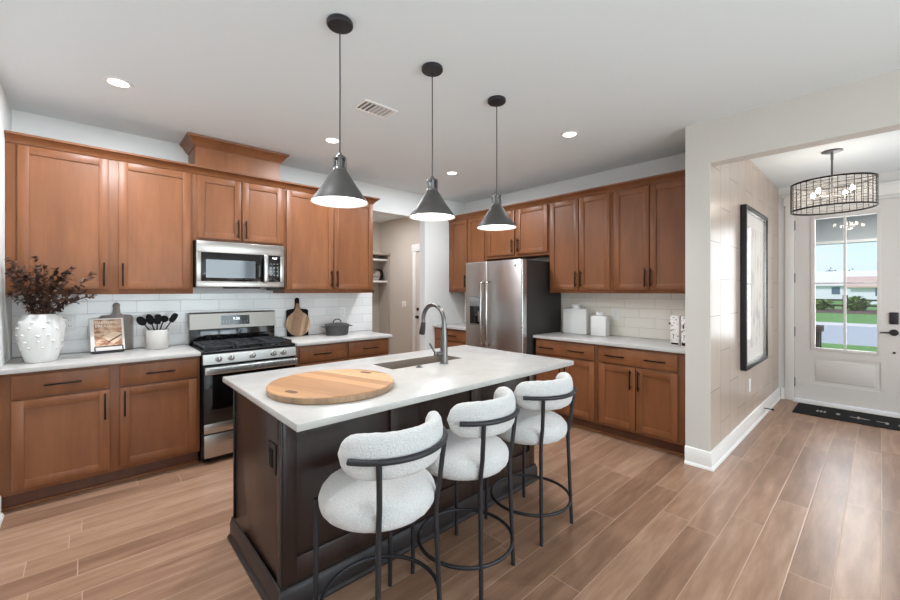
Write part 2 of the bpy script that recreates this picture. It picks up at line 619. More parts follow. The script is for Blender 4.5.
# ------------------------------------------------------------------ the room
YA, XB, XL, ZC = 4.3255, 4.271, -0.41, 2.741
XC, YC, XD = 3.604, 0.909, 6.665
O0, O1, OZ = 2.633, 3.49, 2.41          # opening in the back wall
struct('floor', MB().box(-0.6, 6.78, -5.1, 7.0, -0.08, 0.0), 'floor')
struct('ceiling', MB().box(-0.6, 6.9, -5.1, 7.0, ZC, ZC + 0.08), 'ceil')
struct('wall_left', MB().box(XL - 0.12, XL, -5.0, YA, 0, ZC), 'wall')
w = MB()
w.box(XL, O0, YA, YA + 0.12, 0, ZC)
w.box(O0, O1, YA, YA + 0.12, OZ, ZC)
w.box(O1, XB, YA, YA + 0.12, 0, ZC)
struct('wall_back', w, 'wall')
struct('wall_right', MB().box(XB, XB + 0.12, 1.084, YA + 0.12, 0, ZC), 'wall')
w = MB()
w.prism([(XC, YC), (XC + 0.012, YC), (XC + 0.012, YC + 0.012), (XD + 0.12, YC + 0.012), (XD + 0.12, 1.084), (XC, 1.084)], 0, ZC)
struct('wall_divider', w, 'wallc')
struct('wall_entry_tile', MB().box(XC + 0.012, XD, YC, YC + 0.012, 0.0, ZC), 'tilewall')
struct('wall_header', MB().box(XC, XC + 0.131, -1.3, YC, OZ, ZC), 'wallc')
w = MB()
D0, D1, DZ = -0.172, 0.762, 2.462
w.box(XD, XD + 0.14, D1, YC + 0.18, 0, ZC)
w.box(XD, XD + 0.14, D0, D1, DZ, ZC)
w.box(XD, XD + 0.14, -1.42, D0, 0, ZC)
struct('wall_entry', w, 'wall')
struct('wall_entry_side', MB().box(XC, XD, -1.42, -1.3, 0, ZC), 'wall')
w = MB()
w.box(XC, XC + 0.12, -1.9, -1.42, 0, ZC)
w.box(XC, XC + 0.12, -5.0, -4.3, 0, ZC)
w.box(XC, XC + 0.12, -4.3, -1.9, 0, 0.45)
w.box(XC, XC + 0.12, -4.3, -1.9, 2.35, ZC)
struct('wall_living', w, 'wall')
w = MB()
for a, b in ((XL, -0.3), (1.54, 1.66), (3.5, XC)):
    w.box(a, b, -5.06, -4.96, 0, ZC)
w.box(XL, XC, -5.06, -4.96, 0, 0.25)
w.box(XL, XC, -5.06, -4.96, 2.45, ZC)
struct('wall_rear', w, 'wall')
struct('wall_hall_right', MB().box(XB, XB + 0.12, YA + 0.12, 6.83, 0, ZC), 'wallb')
struct('wall_hall_back', MB().box(2.0, XB, 6.71, 6.83, 0, ZC), 'wallb')
struct('wall_hall_left', MB().box(1.9, 2.0, YA + 0.12, 6.83, 0, ZC), 'wallb')

# skirting
bp = [(0, 0), (0.028, 0), (0.028, 0.008), (0.02, 0.02), (0.015, 0.024), (0.015, 0.125), (0.010, 0.136), (0.0, 0.14)]
struct('baseboard_column', MB().sweep([(XC, 1.084), (XC, YC), (XD, YC)], bp, 1), 'trim')
struct('baseboard_left', MB().sweep([(XL, 1.0), (XL, 3.70)], bp, 1), 'trim')
struct('baseboard_entry', MB().sweep([(XD, YC - 0.028), (XD, 0.846)], bp, 1), 'trim')
struct('baseboard_hall', MB().sweep([(XB, 6.3), (XB, 5.64)], bp, 1), 'trim')

# entry door with casing
w = MB()
w.box(XD - 0.02, XD, 0.752, 0.842, 0, 2.49, 0.004)
w.box(XD - 0.02, XD, -0.252, -0.162, 0, 2.49, 0.004)
w.box(XD - 0.026, XD, -0.27, 0.858, 2.49, 2.605, 0.004)
w.box(XD - 0.036, XD, -0.285, 0.873, 2.605, 2.625, 0.004)
w.box(XD, XD + 0.1, 0.752, D1, 0, 2.462)
w.box(XD, XD + 0.1, D0, -0.162, 0, 2.462)
w.box(XD, XD + 0.1, -0.162, 0.752, 2.45, 2.462)
struct('trim_1', w, 'trim')
struct('trim_2', MB().box(XD - 0.105, XD + 0.14, -0.162, 0.752, 0, 0.018, 0.004), 'trim')
door = thing('door_1', 'white front door with a tall four-pane window and black lock', 'door', (XD + 0.03, 0.752, 0))
del door['category'], door['label']
door['kind'] = 'structure'
x0, x1 = XD + 0.002, XD + 0.045
w = MB()
w.box(x0, x1, -0.158, 0.004, 0.034, 2.446)      # stiles and rails round the lite
w.box(x0, x1, 0.600, 0.748, 0.034, 2.446)
w.box(x0, x1, 0.004, 0.600, 2.325, 2.446)
w.box(x0, x1, 0.004, 0.600, 0.585, 0.662)
w.box(x0, x1, 0.004, 0.600, 0.034, 0.245)
w.box(x0 + 0.010, x1, 0.004, 0.600, 0.245, 0.585)
w.box(x0 + 0.001, x1, 0.050, 0.554, 0.285, 0.545, 0.009)
w.build('door_slab', 'doorw', door)
w = MB()
w.box(x0 - 0.010, x1, 0.004, 0.034, 0.662, 2.325, 0.004)
w.box(x0 - 0.010, x1, 0.557, 0.600, 0.662, 2.325, 0.004)
w.box(x0 - 0.010, x1, 0.034, 0.557, 0.662, 0.696, 0.004)
w.box(x0 - 0.010, x1, 0.034, 0.557, 2.289, 2.325, 0.004)
w.box(x0 - 0.006, x1 - 0.008, 0.284, 0.307, 0.696, 2.289, 0.003)
w.box(x0 - 0.006, x1 - 0.008, 0.034, 0.284, 1.481, 1.503, 0.003)
w.box(x0 - 0.006, x1 - 0.008, 0.307, 0.557, 1.481, 1.503, 0.003)
w.build('window_frame', 'doorw', door)
MB().box(x0 + 0.018, x0 + 0.022, 0.036, 0.555, 0.698, 2.287).build('pane', 'pane', door)
for z in (2.235, 1.565, 0.88, 0.24):
    MB().box(x0 - 0.010, x0 + 0.004, 0.744, 0.758, z - 0.06, z + 0.06, 0.003).build('hinge', 'black', door)
w = MB()
w.box(x0 - 0.022, x0 + 0.0, -0.130, -0.060, 1.026, 1.160, 0.008)
w.build('deadbolt', 'black', door)
w = MB()
w.lathe([(0.0, -0.018), (0.030, -0.018), (0.036, -0.010), (0.036, 0.001)], (x0, -0.095, 0.932), 28, 'x')
w.tube([(x0 - 0.01, -0.095, 0.932), (x0 - 0.05, -0.095, 0.932)], 0.011)
w.tube([(x0 - 0.05, -0.105, 0.932), (x0 - 0.05, -0.05, 0.931), (x0 - 0.048, 0.012, 0.926)], [0.011, 0.009, 0.007])
w.build('door_handle', 'black', door)
MB().lathe([(0.0, -0.008), (0.012, -0.006), (0.013, 0.001)], (x0, -0.097, 0.705), 16, 'x').build('lock_button', 'black', door)

# ------------------------------------------------------------------ cabinets
TA = lambda yf: (lambda u, v, z: (u, yf - v, z))       # on the back wall: u=x, v outward
TB = lambda xf: (lambda u, v, z: (xf - v, u, z))       # on the right wall: u=y, v outward
def shaker(T, parent, u0, u1, z0, z1, hand=None, rail=0.056, m='maple', hz=None):
    w = MB(T)
    w.box(u0 + rail - 0.004, u1 - rail + 0.004, 0.002, 0.0105, z0 + rail - 0.004, z1 - rail + 0.004)
    for a, b, c, d in ((u0, u0 + rail, z0, z1), (u1 - rail, u1, z0, z1), (u0 + rail, u1 - rail, z0, z0 + rail), (u0 + rail, u1 - rail, z1 - rail, z1)):
        w.box(a, b, 0.002, 0.020, c, d, 0.0018)
    d = w.build('door', m, parent)
    if hand is not None:
        a, b = hz
        pull(T, d, hand, hand, a, b)
    return d
def slab(T, parent, u0, u1, z0, z1, hands=(), m='maple', hl=0.085):
    d = MB(T).box(u0, u1, 0.002, 0.020, z0, z1, 0.003).build('drawer', m, parent)
    for h in hands:
        pull(T, d, h - hl, h + hl, (z0 + z1) / 2, (z0 + z1) / 2)
    return d
def pull(T, parent, u0, u1, z0, z1):
    w = MB(T)
    t = 0.0055
    w.box(u0 - t, u1 + t, 0.040, 0.050, z0 - t, z1 + t, 0.002)
    if u0 == u1:
        for z in (z0 + 0.02, z1 - 0.02):
            w.box(u0 - t, u0 + t, 0.019, 0.042, z - t, z + t)
    else:
        for u in (u0 + 0.02, u1 - 0.02):
            w.box(u - t, u + t, 0.019, 0.042, z0 - t, z0 + t)
    w.build('handle', 'bronze', parent)

UZ0, UZ1 = 1.378, 2.412
yU = YA - 0.33
tA = TA(yU)
HZ = (1.448, 1.612)
G1 = 'wall cabinets on the back wall'
c = thing('wall_cabinet', 'stained maple wall cabinet above the leafy white vase, two wide doors', 'cabinet', (0.13, YA - 0.002, UZ0), G1)
MB().box(-0.408, 0.668, yU, YA - 0.002, UZ0, UZ1, 0.001).build('body', 'maple', c)
shaker(tA, c, -0.352, 0.120, 1.418, 2.405, 0.093, hz=HZ)
shaker(tA, c, 0.177, 0.649, 1.418, 2.405, 0.202, hz=HZ)
c = thing('wall_cabinet', 'short stained maple wall cabinet directly above the microwave', 'cabinet', (1.05, YA - 0.002, 1.84), G1)
MB().box(0.670, 1.437, yU, YA - 0.002, 1.840, UZ1, 0.001).build('body', 'maple', c)
shaker(tA, c, 0.697, 1.043, 1.862, 2.405, 1.016, hz=(1.885, 2.04))
shaker(tA, c, 1.052, 1.418, 1.862, 2.405, 1.080, hz=(1.885, 2.04))
c = thing('wall_cabinet', 'tall stained maple wall cabinet above the round paddle board and iron pot', 'cabinet', (1.94, YA - 0.002, UZ0), G1)
MB().box(1.439, 2.448, yU, YA - 0.002, UZ0, UZ1, 0.001).build('body', 'maple', c)
shaker(tA, c, 1.452, 1.948, 1.418, 2.405, 1.921, hz=HZ)
shaker(tA, c, 1.958, 2.436, 1.418, 2.405, 1.986, hz=HZ)
crown = [(0, UZ1), (0.010, UZ1), (0.014, 2.424), (0.026, 2.434), (0.050, 2.458), (0.058, 2.460), (0.060, 2.474), (0, 2.474)]
w = MB()
w.sweep([(-0.408, yU), (2.448, yU), (2.448, YA - 0.002)], crown, 1)
tag(w.build('crown_moulding', 'maple', org=(1.0, yU, UZ1)), 'brown crown moulding along the top of the back wall cabinets', 'moulding')
# raised vent chase above the microwave cabinet
c = thing('vent_chase', 'raised maple box with flared crown above the microwave cabinet, reaching the ceiling', 'cabinet', (1.035, YA - 0.002, 2.412))
MB().box(0.687, 1.398, yU + 0.003, YA - 0.002, 2.413, 2.672).build('body', 'maple', c)
w = MB()
cp = [(0, 2.655), (0.008, 2.655), (0.012, 2.664), (0.020, 2.670), (0.052, 2.716), (0.064, 2.722), (0.068, 2.738), (0, 2.738)]
w.sweep([(0.687, YA - 0.002), (0.687, yU + 0.003), (1.398, yU + 0.003), (1.398, YA - 0.002)], cp, 1)
w.build('crown', 'maple', c)

def base_cab(name, label, T, u0, u1, drawers, doors, depth, loc, group, wide=None, end=None):
    """drawers: (u0,u1,z0,z1,hands)  doors: (u0,u1,hand_u)"""
    c = thing(name, label, 'cabinet', loc, group)
    MB(T).box(u0, u1, -depth, 0.0, 0.112, 0.8835, 0.001).build('body', 'maple', c)
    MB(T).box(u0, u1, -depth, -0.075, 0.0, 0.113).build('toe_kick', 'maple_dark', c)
    w = MB(T)
    w.box(u0, u1, -0.0755, -0.058, 0.0, 0.018, 0.005)
    w.build('shoe_moulding', 'maple', c)
    for a, b, z0, z1, h in drawers:
        slab(T, c, a, b, z0, z1, h)
    for a, b, h in doors:
        shaker(T, c, a, b, 0.140, 0.704, h, hz=(0.508, 0.680))
    return c
yB = YA - 0.61
tb = TA(yB)
base_cab('base_cabinet', 'maple base cabinet under the white vase and cookbook, left of the stove', tb, -0.404, 0.668,
         [(-0.354, 0.116, 0.720, 0.864, (-0.118,)), (0.173, 0.646, 0.720, 0.864, (0.409,))],
         [(-0.354, 0.116, 0.092), (0.173, 0.646, 0.199)], 0.60, (0.13, 4.0, 0), 'base cabinets on the back wall')
base_cab('base_cabinet', 'maple base cabinet under the iron pot, right of the stove', tb, 1.442, 2.476,
         [(1.470, 1.935, 0.720, 0.864, (1.690,)), (1.977, 2.446, 0.720, 0.864, (2.226,))],
         [(1.470, 1.935, 1.91), (1.977, 2.446, 2.00)], 0.60, (1.96, 4.0, 0), 'base cabinets on the back wall')
xBf = XB - 0.61
tbb = TB(xBf)
base_cab('base_cabinet', 'maple base cabinet on the right wall beside the white column', tbb, 1.090, 1.868,
         [(1.154, 1.843, 0.722, 0.860, (1.684, 1.331))],
         [(1.154, 1.4945, 1.470), (1.5025, 1.843, 1.541)], 0.60, (3.95, 1.48, 0), 'base cabinets on the right wall')
base_cab('base_cabinet', 'maple base cabinet under the white canisters, next to the refrigerator', tbb, 1.870, 2.588,
         [(1.894, 2.570, 0.722, 0.860, (2.433, 2.08))],
         [(1.894, 2.228, 2.203), (2.236, 2.570, 2.262)], 0.60, (3.95, 2.23, 0), 'base cabinets on the right wall')
c = thing('base_cabinet', 'small maple drawer cabinet in the corner beyond the refrigerator', 'cabinet', (3.95, 3.92, 0), 'base cabinets on the right wall')
MB(tbb).box(3.53, 4.318, -0.60, 0.0, 0.112, 0.8835).build('body', 'maple', c)
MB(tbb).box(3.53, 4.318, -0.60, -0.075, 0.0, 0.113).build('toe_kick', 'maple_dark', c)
for z0, z1 in ((0.722, 0.860), (0.435, 0.705), (0.14, 0.418)):
    slab(tbb, c, 3.60, 4.265, z0, z1, (3.93,))

def counter(label, x0, x1, y0, y1, z0=0.884, z1=0.914):
    o = MB().box(x0, x1, y0, y1, z0, z1, 0.003).build('countertop', 'quartz', org=((x0 + x1) / 2, (y0 + y1) / 2, z0))
    return tag(o, label, 'countertop')
counter('white countertop holding the vase, cookbook and utensil crock', -0.408, 0.670, 3.6775, 4.314)
counter('white countertop with the iron pot, right of the stove', 1.440, 2.503, 3.6775, 4.314)
counter('white countertop under the white canisters on the right wall', 3.623, 4.259, 1.087, 2.600)
counter('short white countertop in the corner beyond the refrigerator', 3.623, 4.259, 3.515, 4.314)
# tiled splashbacks
struct('trim_3', MB().box(-0.408, O0 - 0.001, YA - 0.010, YA - 0.0005, 0.915, 1.377), 'subway_a')
struct('trim_4', MB().box(XB - 0.010, XB - 0.0005, 1.086, 4.314, 0.915, 1.377), 'subway_b')

# upper cabinets on the right wall
tBu = TB(XB - 0.33)
G2 = 'wall cabinets on the right wall'
def upper_b(label, y0, y1, z0, doors, hz):
    c = thing('wall_cabinet', label, 'cabinet', (XB - 0.002, (y0 + y1) / 2, z0), G2)
    MB(tBu).box(y0, y1, -0.328, 0.0, z0, UZ1, 0.001).build('body', 'maple', c)
    for a, b, h in doors:
        shaker(tBu, c, a, b, z0 + 0.034, 2.405, h, hz=hz)
upper_b('tall maple wall cabinet next to the white column, above the patterned boxes', 1.088, 1.847, UZ0, [(1.114, 1.481, 1.469), (1.489, 1.826, 1.520)], HZ)
upper_b('tall maple wall cabinet above the two white canisters', 1.849, 2.594, UZ0, [(1.871, 2.212, 2.186), (2.221, 2.576, 2.247)], HZ)
upper_b('short maple wall cabinet directly above the refrigerator', 2.596, 3.574, 1.820, [(2.614, 3.058, 3.030), (3.096, 3.548, 3.124)], (1.885, 2.04))
upper_b('maple wall cabinet in the corner beyond the refrigerator', 3.576, 4.318, UZ0, [(3.600, 3.908, 3.63), (3.932, 4.275, 3.955)], HZ)
xU = XB - 0.33
w = MB().sweep([(xU, 4.318), (xU, 1.088)], crown, 1)
tag(w.build('crown_moulding', 'maple', org=(xU, 2.7, UZ1)), 'brown crown moulding along the top of the right wall cabinets', 'moulding')

# ------------------------------------------------------------------ stove
c = thing('gas_stove', 'stainless gas stove with black grates between two back wall base cabinets', 'stove', (1.056, 4.0, 0))
rx0, rx1 = 0.678, 1.421
w = MB()
w.box(rx0, rx1, 3.700, 4.300, 0.045, 0.895)
for x in (rx0 + 0.04, rx1 - 0.04):
    for y in (3.76, 4.25):
        w.tube([(x, y, 0.0), (x, y, 0.05)], 0.018)
w.build('body', 'blackenamel', c)
MB().box(rx0 + 0.008, rx1 - 0.006, 3.655, 3.700, 0.255, 0.792, 0.004).build('oven_door', 'blackglass', c)
d = c.children[-1]
MB().box(rx0 + 0.008, rx1 - 0.006, 3.651, 3.6545, 0.253, 0.330, 0.001).build('steel_strip', 'steel', d)
w = MB()
w.box(rx0 + 0.006, rx1 - 0.004, 3.600, 3.622, 0.732, 0.792, 0.009, 3)
w.box(rx0 + 0.03, rx0 + 0.06, 3.62, 3.656, 0.745, 0.78)
w.box(rx1 - 0.06, rx1 - 0.03, 3.62, 3.656, 0.745, 0.78)
w.build('handle', 'silver', d)
MB().box(rx0 + 0.010, rx1 - 0.008, 3.656, 3.700, 0.055, 0.240, 0.004).build('warming_drawer', 'steel', c)
w = MB()
w.prism([(3.652, 0.808), (3.660, 0.888), (3.710, 0.893), (3.710, 0.808)], rx0 + 0.002, rx1 - 0.002, 'yz')
cpn = w.build('control_panel', 'steel', c)
for x in (0.790, 0.882, 1.048, 1.220, 1.306):
    w = MB()
    w.lathe([(0.0, -0.030), (0.017, -0.030), (0.019, -0.026), (0.020, -0.006), (0.026, -0.004), (0.026, 0.004)], (x, 3.655, 0.849), 24, 'y')
    w.box(x - 0.005, x + 0.005, 3.613, 3.630, 0.832, 0.866, 0.002)
    w.build('knob', 'silver', cpn)
MB().box(rx0 - 0.001, rx1 + 0.001, 3.668, 4.205, 0.893, 0.917, 0.006).build('cooktop', 'blackenamel', c)
for gx0, gx1 in ((0.698, 0.926), (0.935, 1.165), (1.174, 1.402)):
    w = MB()
    t = 0.007
    z0, z1 = 0.932, 0.948
    for y in (3.715, 3.945, 4.165):
        w.box(gx0, gx1, y - t, y + t, z0, z1, 0.002)
    for x in (gx0 + t, gx1 - t):
        w.box(x - t, x + t, 3.715, 4.165, z0, z1, 0.002)
    cx = (gx0 + gx1) / 2
    w.box(cx - t, cx + t, 3.715, 4.165, z0, z1, 0.002)
    for y in (3.83, 4.055):
        w.box(gx0, gx1, y - t, y + t, z0, z1, 0.002)
    for x in (gx0 + t, gx1 - t):
        for y in (3.722, 4.158):
            w.box(x - t, x + t, y - t, y + t, 0.916, 0.934)
    w.build('grate', 'iron', c)
for bx, by, br in ((0.812, 3.83, 0.045), (0.812, 4.055, 0.038), (1.050, 3.945, 0.05), (1.288, 3.83, 0.045), (1.288, 4.055, 0.038)):
    w = MB()
    w.lathe([(br + 0.012, 0.0), (br + 0.010, 0.006), (br, 0.007), (br, 0.013), (br - 0.006, 0.015), (0, 0.015)], (bx, by, 0.916), 28)
    w.build('burner', 'iron', c)
w = MB()
w.box(rx0 + 0.002, rx1 - 0.002, 4.215, 4.300, 0.893, 1.062, 0.004)
w.build('backguard', 'blackglass', c)
w = MB()
w.prism([(4.200, 1.050), (4.212, 1.190), (4.222, 1.200), (4.300, 1.200), (4.300, 1.063), (4.214, 1.063), (4.214, 1.050)], rx0, rx1, 'yz')
w.build('back_panel', brushed('dull_brushed_steel', lin(140, 134, 128), (2, 2, 300), 0.36), c)
w = MB()
w.prism([(4.2005, 1.080), (4.2072, 1.168), (4.215, 1.168), (4.2085, 1.080)], 0.930, 1.176, 'yz')
dsp = w.build('display', 'blackglass', c)
text('digits', '9:20', 0.034, 'digit', (1.030, 4.2025, 1.125), (R(85.5), 0, 0), dsp)
for r_, z in ((0, 1.097), (1, 1.112)):
    w = MB()
    for i in range(9):
        if 3 <= i <= 5 and r_:
            continue
        x = 0.945 + i * 0.026
        w.box(x, x + 0.008, 4.1995 + (z - 1.08) * 0.0762, 4.204 + (z - 1.08) * 0.0762, z, z + 0.004)
    w.build('button_row', 'gun', dsp)

# microwave
c = thing('microwave', 'stainless microwave mounted over the stove', 'microwave', (1.056, 4.1, 1.433))
mx0, mx1, mz0, mz1 = 0.681, 1.410, 1.435, 1.836
MB().box(mx0, mx1, 3.962, YA - 0.012, mz0, mz1).build('body', 'fridgeside', c)
w = MB()
w.box(mx0, mx1, 3.926, 3.961, mz0, 1.488, 0.003)
w.box(mx0, mx1, 3.926, 3.961, 1.737, mz1, 0.003)
w.box(mx0, 0.716, 3.926, 3.961, 1.488, 1.737, 0.002)
w.box(1.374, mx1, 3.926, 3.961, 1.488, 1.737, 0.002)
w.build('front_frame', 'steel', c)
d = MB().box(0.716, 1.258, 3.929, 3.961, 1.488, 1.737, 0.001).build('door', 'blackglass', c)
w = MB()
w.box(1.216, 1.256, 3.888, 3.914, 1.482, 1.742, 0.010, 3)
w.box(1.222, 1.250, 3.91, 3.930, 1.492, 1.512)
w.box(1.222, 1.250, 3.91, 3.930, 1.712, 1.732)
w.build('handle', 'steelv', d)
MB().box(0.752, 1.150, 3.9275, 3.9292, 1.518, 1.676).build('window', mat('grey_mesh_window', lin(64, 68, 74), 0.07, 0.0, 0.8), d)
kp = MB().box(1.259, 1.373, 3.929, 3.961, 1.488, 1.737, 0.001).build('control_panel', 'blackglass', c)
text('digits', '9:20', 0.026, 'digit', (1.300, 3.9286, 1.704), (R(90), 0, 0), kp)
for r_ in range(4):
    w = MB()
    for i in range(3):
        x = 1.280 + i * 0.030
        z = 1.655 - r_ * 0.036
        w.box(x, x + 0.016, 3.9284, 3.9292, z, z + 0.006)
    w.build('button_row', 'gun', kp)
MB().box(0.900, 1.200, 3.940, 4.0, 1.424, 1.4345).build('vent_lip', 'plastic_black', c)
MB().box(1.330, 1.408, 4.05, 4.2, 1.405, 1.4345).build('filter_housing', 'fridgeside', c)

# ------------------------------------------------------------------ refrigerator
c = thing('refrigerator', 'stainless side-by-side refrigerator with a water dispenser', 'refrigerator', (3.85, 3.06, 0))
fy0, fy1, fs = 2.622, 3.500, 3.138
w = MB()
w.box(3.550, 4.235, fy0 + 0.004, fy1 - 0.004, 0.03, 1.742, 0.004)
w.box(3.56, 4.2, fy0 + 0.02, fy1 - 0.02, 0.0, 0.03)
w.build('body', 'fridgeside', c)
MB().box(3.500, 3.550, fy0 + 0.01, fy1 - 0.01, 0.03, 0.115).build('toe_grille', 'plastic_black', c)
dr = MB().box(3.470, 3.548, fy0 + 0.022, fs - 0.004, 0.12, 1.748, 0.003, 2).build('door', 'steelv', c)
MB().box(3.469, 3.548, fy0, fy0 + 0.0215, 0.12, 1.748, 0.010, 3).build('edge_trim', 'silver', dr)
dl = MB().box(3.470, 3.548, fs + 0.004, fy1, 0.12, 1.748, 0.012, 3).build('door', 'steelv', c)
for yy, d in ((fs - 0.045, dr), (fs + 0.045, dl)):
    w = MB()
    w.tube([(3.472, yy, 0.77), (3.428, yy, 0.775), (3.412, yy, 0.80), (3.405, yy, 1.0), (3.403, yy, 1.13), (3.405, yy, 1.28), (3.412, yy, 1.475), (3.428, yy, 1.50), (3.472, yy, 1.505)],
           0.0135, 14)
    w.build('handle', 'chrome', d)
w = MB()
w.box(3.464, 3.4712, 3.215, 3.420, 0.985, 1.328, 0.003)
w.build('dispenser', 'blackglass', dl)
MB().box(3.4615, 3.466, 3.220, 3.415, 1.215, 1.323, 0.002).build('dispenser_panel', mat('dispenser_grey', lin(120, 120, 120), 0.4), dl)
w = MB()
w.box(3.461, 3.466, 3.23, 3.28, 1.03, 1.16, 0.006)
w.box(3.458, 3.466, 3.22, 3.415, 0.988, 1.002, 0.002)
w.build('dispenser_paddle', mat('paddle_grey', lin(120, 116, 112), 0.35, 0.5), dl)
w = MB()
w.lathe([(0.0, -0.0016), (0.013, -0.0016), (0.014, 0.0)], (3.470, 2.722, 1.680), 24, 'x')
w.build('badge', 'gun', dr)

# ------------------------------------------------------------------ island
c = thing('kitchen_island', 'espresso kitchen island cabinet under the long white countertop', 'kitchen island', (1.54, 2.1, 0))
ix0, ix1, iy0, iy1 = 0.625, 2.462, 1.770, 2.510
w = MB()
w.box(ix0, 1.385, iy0, iy1, 0.0, 0.8835, 0.002)
w.box(2.040, ix1, iy0, iy1, 0.0, 0.8835, 0.002)
w.box(1.385, 2.040, iy0, 2.040, 0.0, 0.8835)
w.box(1.385, 2.040, 2.322, iy1, 0.0, 0.8835)
w.box(1.385, 2.040, 2.040, 2.322, 0.0, 0.690)
w.build('body', 'espresso', c)
def frame_panel(T, u0, u1, z0, z1, name='panel', rail=0.0):
    pass
TI = lambda u, v, z: (u, iy0 - v, z)
w = MB(TI)
zt, zb = 0.883, 0.10
for a, b in ((ix0, 0.685), (1.183, 1.271), (1.793, 1.875), (2.400, ix1)):
    w.box(a, b, 0.0, 0.018, zb, zt, 0.002)
for a, b in ((0.685, 1.183), (1.271, 1.793), (1.875, 2.400)):
    w.box(a, b, 0.0, 0.018, zb, 0.225, 0.002)
    w.box(a, b, 0.0, 0.018, 0.80, zt, 0.002)
w.build('panel_frame', 'espresso', c)
# end panel edge strips
w = MB()
w.box(ix0 - 0.010, ix0, iy0 - 0.018, iy0 + 0.030, 0.10, 0.883, 0.002)
w.box(ix0 - 0.010, ix0, iy1 - 0.012, iy1, 0.10, 0.883, 0.002)
w.build('corner_post', mat('island_post', lin(34, 31, 33), 0.34), c)
bmprof = [(0, 0), (0.030, 0), (0.030, 0.010), (0.022, 0.020), (0.016, 0.024), (0.016, 0.085), (0.010, 0.098), (0.008, 0.112), (0, 0.116)]
w = MB()
w.sweep([(ix0 - 0.010, iy1), (ix0 - 0.010, iy0 - 0.018), (ix1, iy0 - 0.018), (ix1, iy1)], bmprof, 1)
w.build('base_moulding', mat('island_base', lin(38, 32, 32), 0.34), c)
# doors on the working side
TK = lambda u, v, z: (u, iy1 + v, z)
for a, b in ((0.66, 1.02), (1.03, 1.39), (1.41, 1.71), (1.72, 2.02), (2.04, 2.43)):
    shaker(TK, c, a, b, 0.14, 0.87, (a + b) / 2 + 0.12, m='espresso', hz=(0.65, 0.80))
# quartz top with the sink cut out
SX0, SX1, SY0, SY1 = 1.403, 2.022, 2.062, 2.300
def ring_slab(x0, x1, y0, y1, hx0, hx1, hy0, hy1, z0, z1):
    w = MB()
    bm = w.bm
    o = [(x0, y0), (x1, y0), (x1, y1), (x0, y1)]
    i = [(hx0, hy0), (hx1, hy0), (hx1, hy1), (hx0, hy1)]
    V = {}
    for nm, pts in (('o', o), ('i', i)):
        for k, p in enumerate(pts):
            for z in (0, 1):
                V[nm, k, z] = bm.verts.new((p[0], p[1], (z0, z1)[z]))
    for k in range(4):
        j = (k + 1) % 4
        bm.faces.new((V['o', k, 1], V['o', j, 1], V['i', j, 1], V['i', k, 1]))
        bm.faces.new((V['o', k, 0], V['i', k, 0], V['i', j, 0], V['o', j, 0]))
        bm.faces.new((V['o', k, 0], V['o', j, 0], V['o', j, 1], V['o', k, 1]))
        bm.faces.new((V['i', k, 0], V['i', k, 1], V['i', j, 1], V['i', j, 0]))
    es = [e for e in bm.edges if not ({v for v in e.verts} & {V['i', k, z] for k in range(4) for z in (0, 1)})]
    bmesh.ops.bevel(bm, geom=es, offset=0.003, segments=2, affect='EDGES', profile=0.5)
    return w
o = ring_slab(0.570, 2.516, 1.458, 2.549, SX0, SX1, SY0, SY1, 0.884, 0.914).build('countertop', 'quartz', org=(1.54, 2.0, 0.884))
tag(o, 'long white island countertop carrying the round wooden board and sink', 'countertop')
c = thing('sink', 'undermount stainless sink set into the island countertop', 'sink', (1.71, 2.18, 0.70))
w = MB()
t = 0.004
zb = 0.70
q = 0.0008
w.box(SX0 + q, SX1 - q, SY0 + q, SY1 - q, zb - t, zb)
w.box(SX0 + q, SX0 + q + 0.003, SY0 + q, SY1 - q, zb, 0.912)
w.box(SX1 - q - 0.003, SX1 - q, SY0 + q, SY1 - q, zb, 0.912)
w.box(SX0 + q, SX1 - q, SY0 + q, SY0 + q + 0.003, zb, 0.912)
w.box(SX0 + q, SX1 - q, SY1 - q - 0.003, SY1 - q, zb, 0.912)
w.build('basin', 'sinksteel', c)
MB().lathe([(0, 0.004), (0.030, 0.003), (0.045, 0.0)], (1.71, 2.18, zb), 28).build('drain', 'chrome', c)
# faucet
c = thing('faucet', 'tall gunmetal pull-down faucet on the island countertop', 'faucet', (1.779, 2.001, 0.914))
w = MB()
w.lathe([(0.031, 0.0), (0.031, 0.005), (0.0255, 0.008), (0.0245, 0.12), (0.021, 0.20), (0.0165, 0.26), (0.0155, 0.275)], (1.779, 2.001, 0.914), 28)
pts = [(1.779, 2.001, 1.185)]
cy_, cz_, rr = 2.113, 1.195, 0.112
for k in range(15):
    a = math.pi - k / 14 * R(190)
    pts.append((1.779, cy_ + rr * math.cos(a), cz_ + rr * math.sin(a)))
w.tube(pts, 0.0145, 18)
w.build('spout', 'gun', c)
e = Vector(pts[-1])
dirv = Vector((0, 0.020, -0.10)).normalized()
w = MB()
q = [e - dirv * 0.006, e + dirv * 0.004, e + dirv * 0.03, e + dirv * 0.07, e + dirv * 0.085]
w.tube(q, [0.0155, 0.0175, 0.019, 0.0215, 0.0205], 20)
w.build('spray_head', mat('spray_gunmetal', lin(74, 72, 72), 0.4, 0.9), c)
w = MB()
w.tube([(1.762, 2.001, 0.985), (1.712, 2.003, 0.985)], [0.0165, 0.0165], 20)
w.tube([(1.712, 2.003, 0.985), (1.700, 2.008, 0.987)], [0.0185, 0.016], 20)
w.tube([(1.706, 2.006, 0.990), (1.698, 2.017, 1.012), (1.682, 2.037, 1.055)], [0.007, 0.0065, 0.006], 12)
w.build('lever_handle', 'gun', c)
w = MB().lathe([(0.024, 0.0), (0.024, 0.004), (0.014, 0.006), (0.012, 0.012), (0, 0.013)], (1.574, 2.010, 0.914), 24)
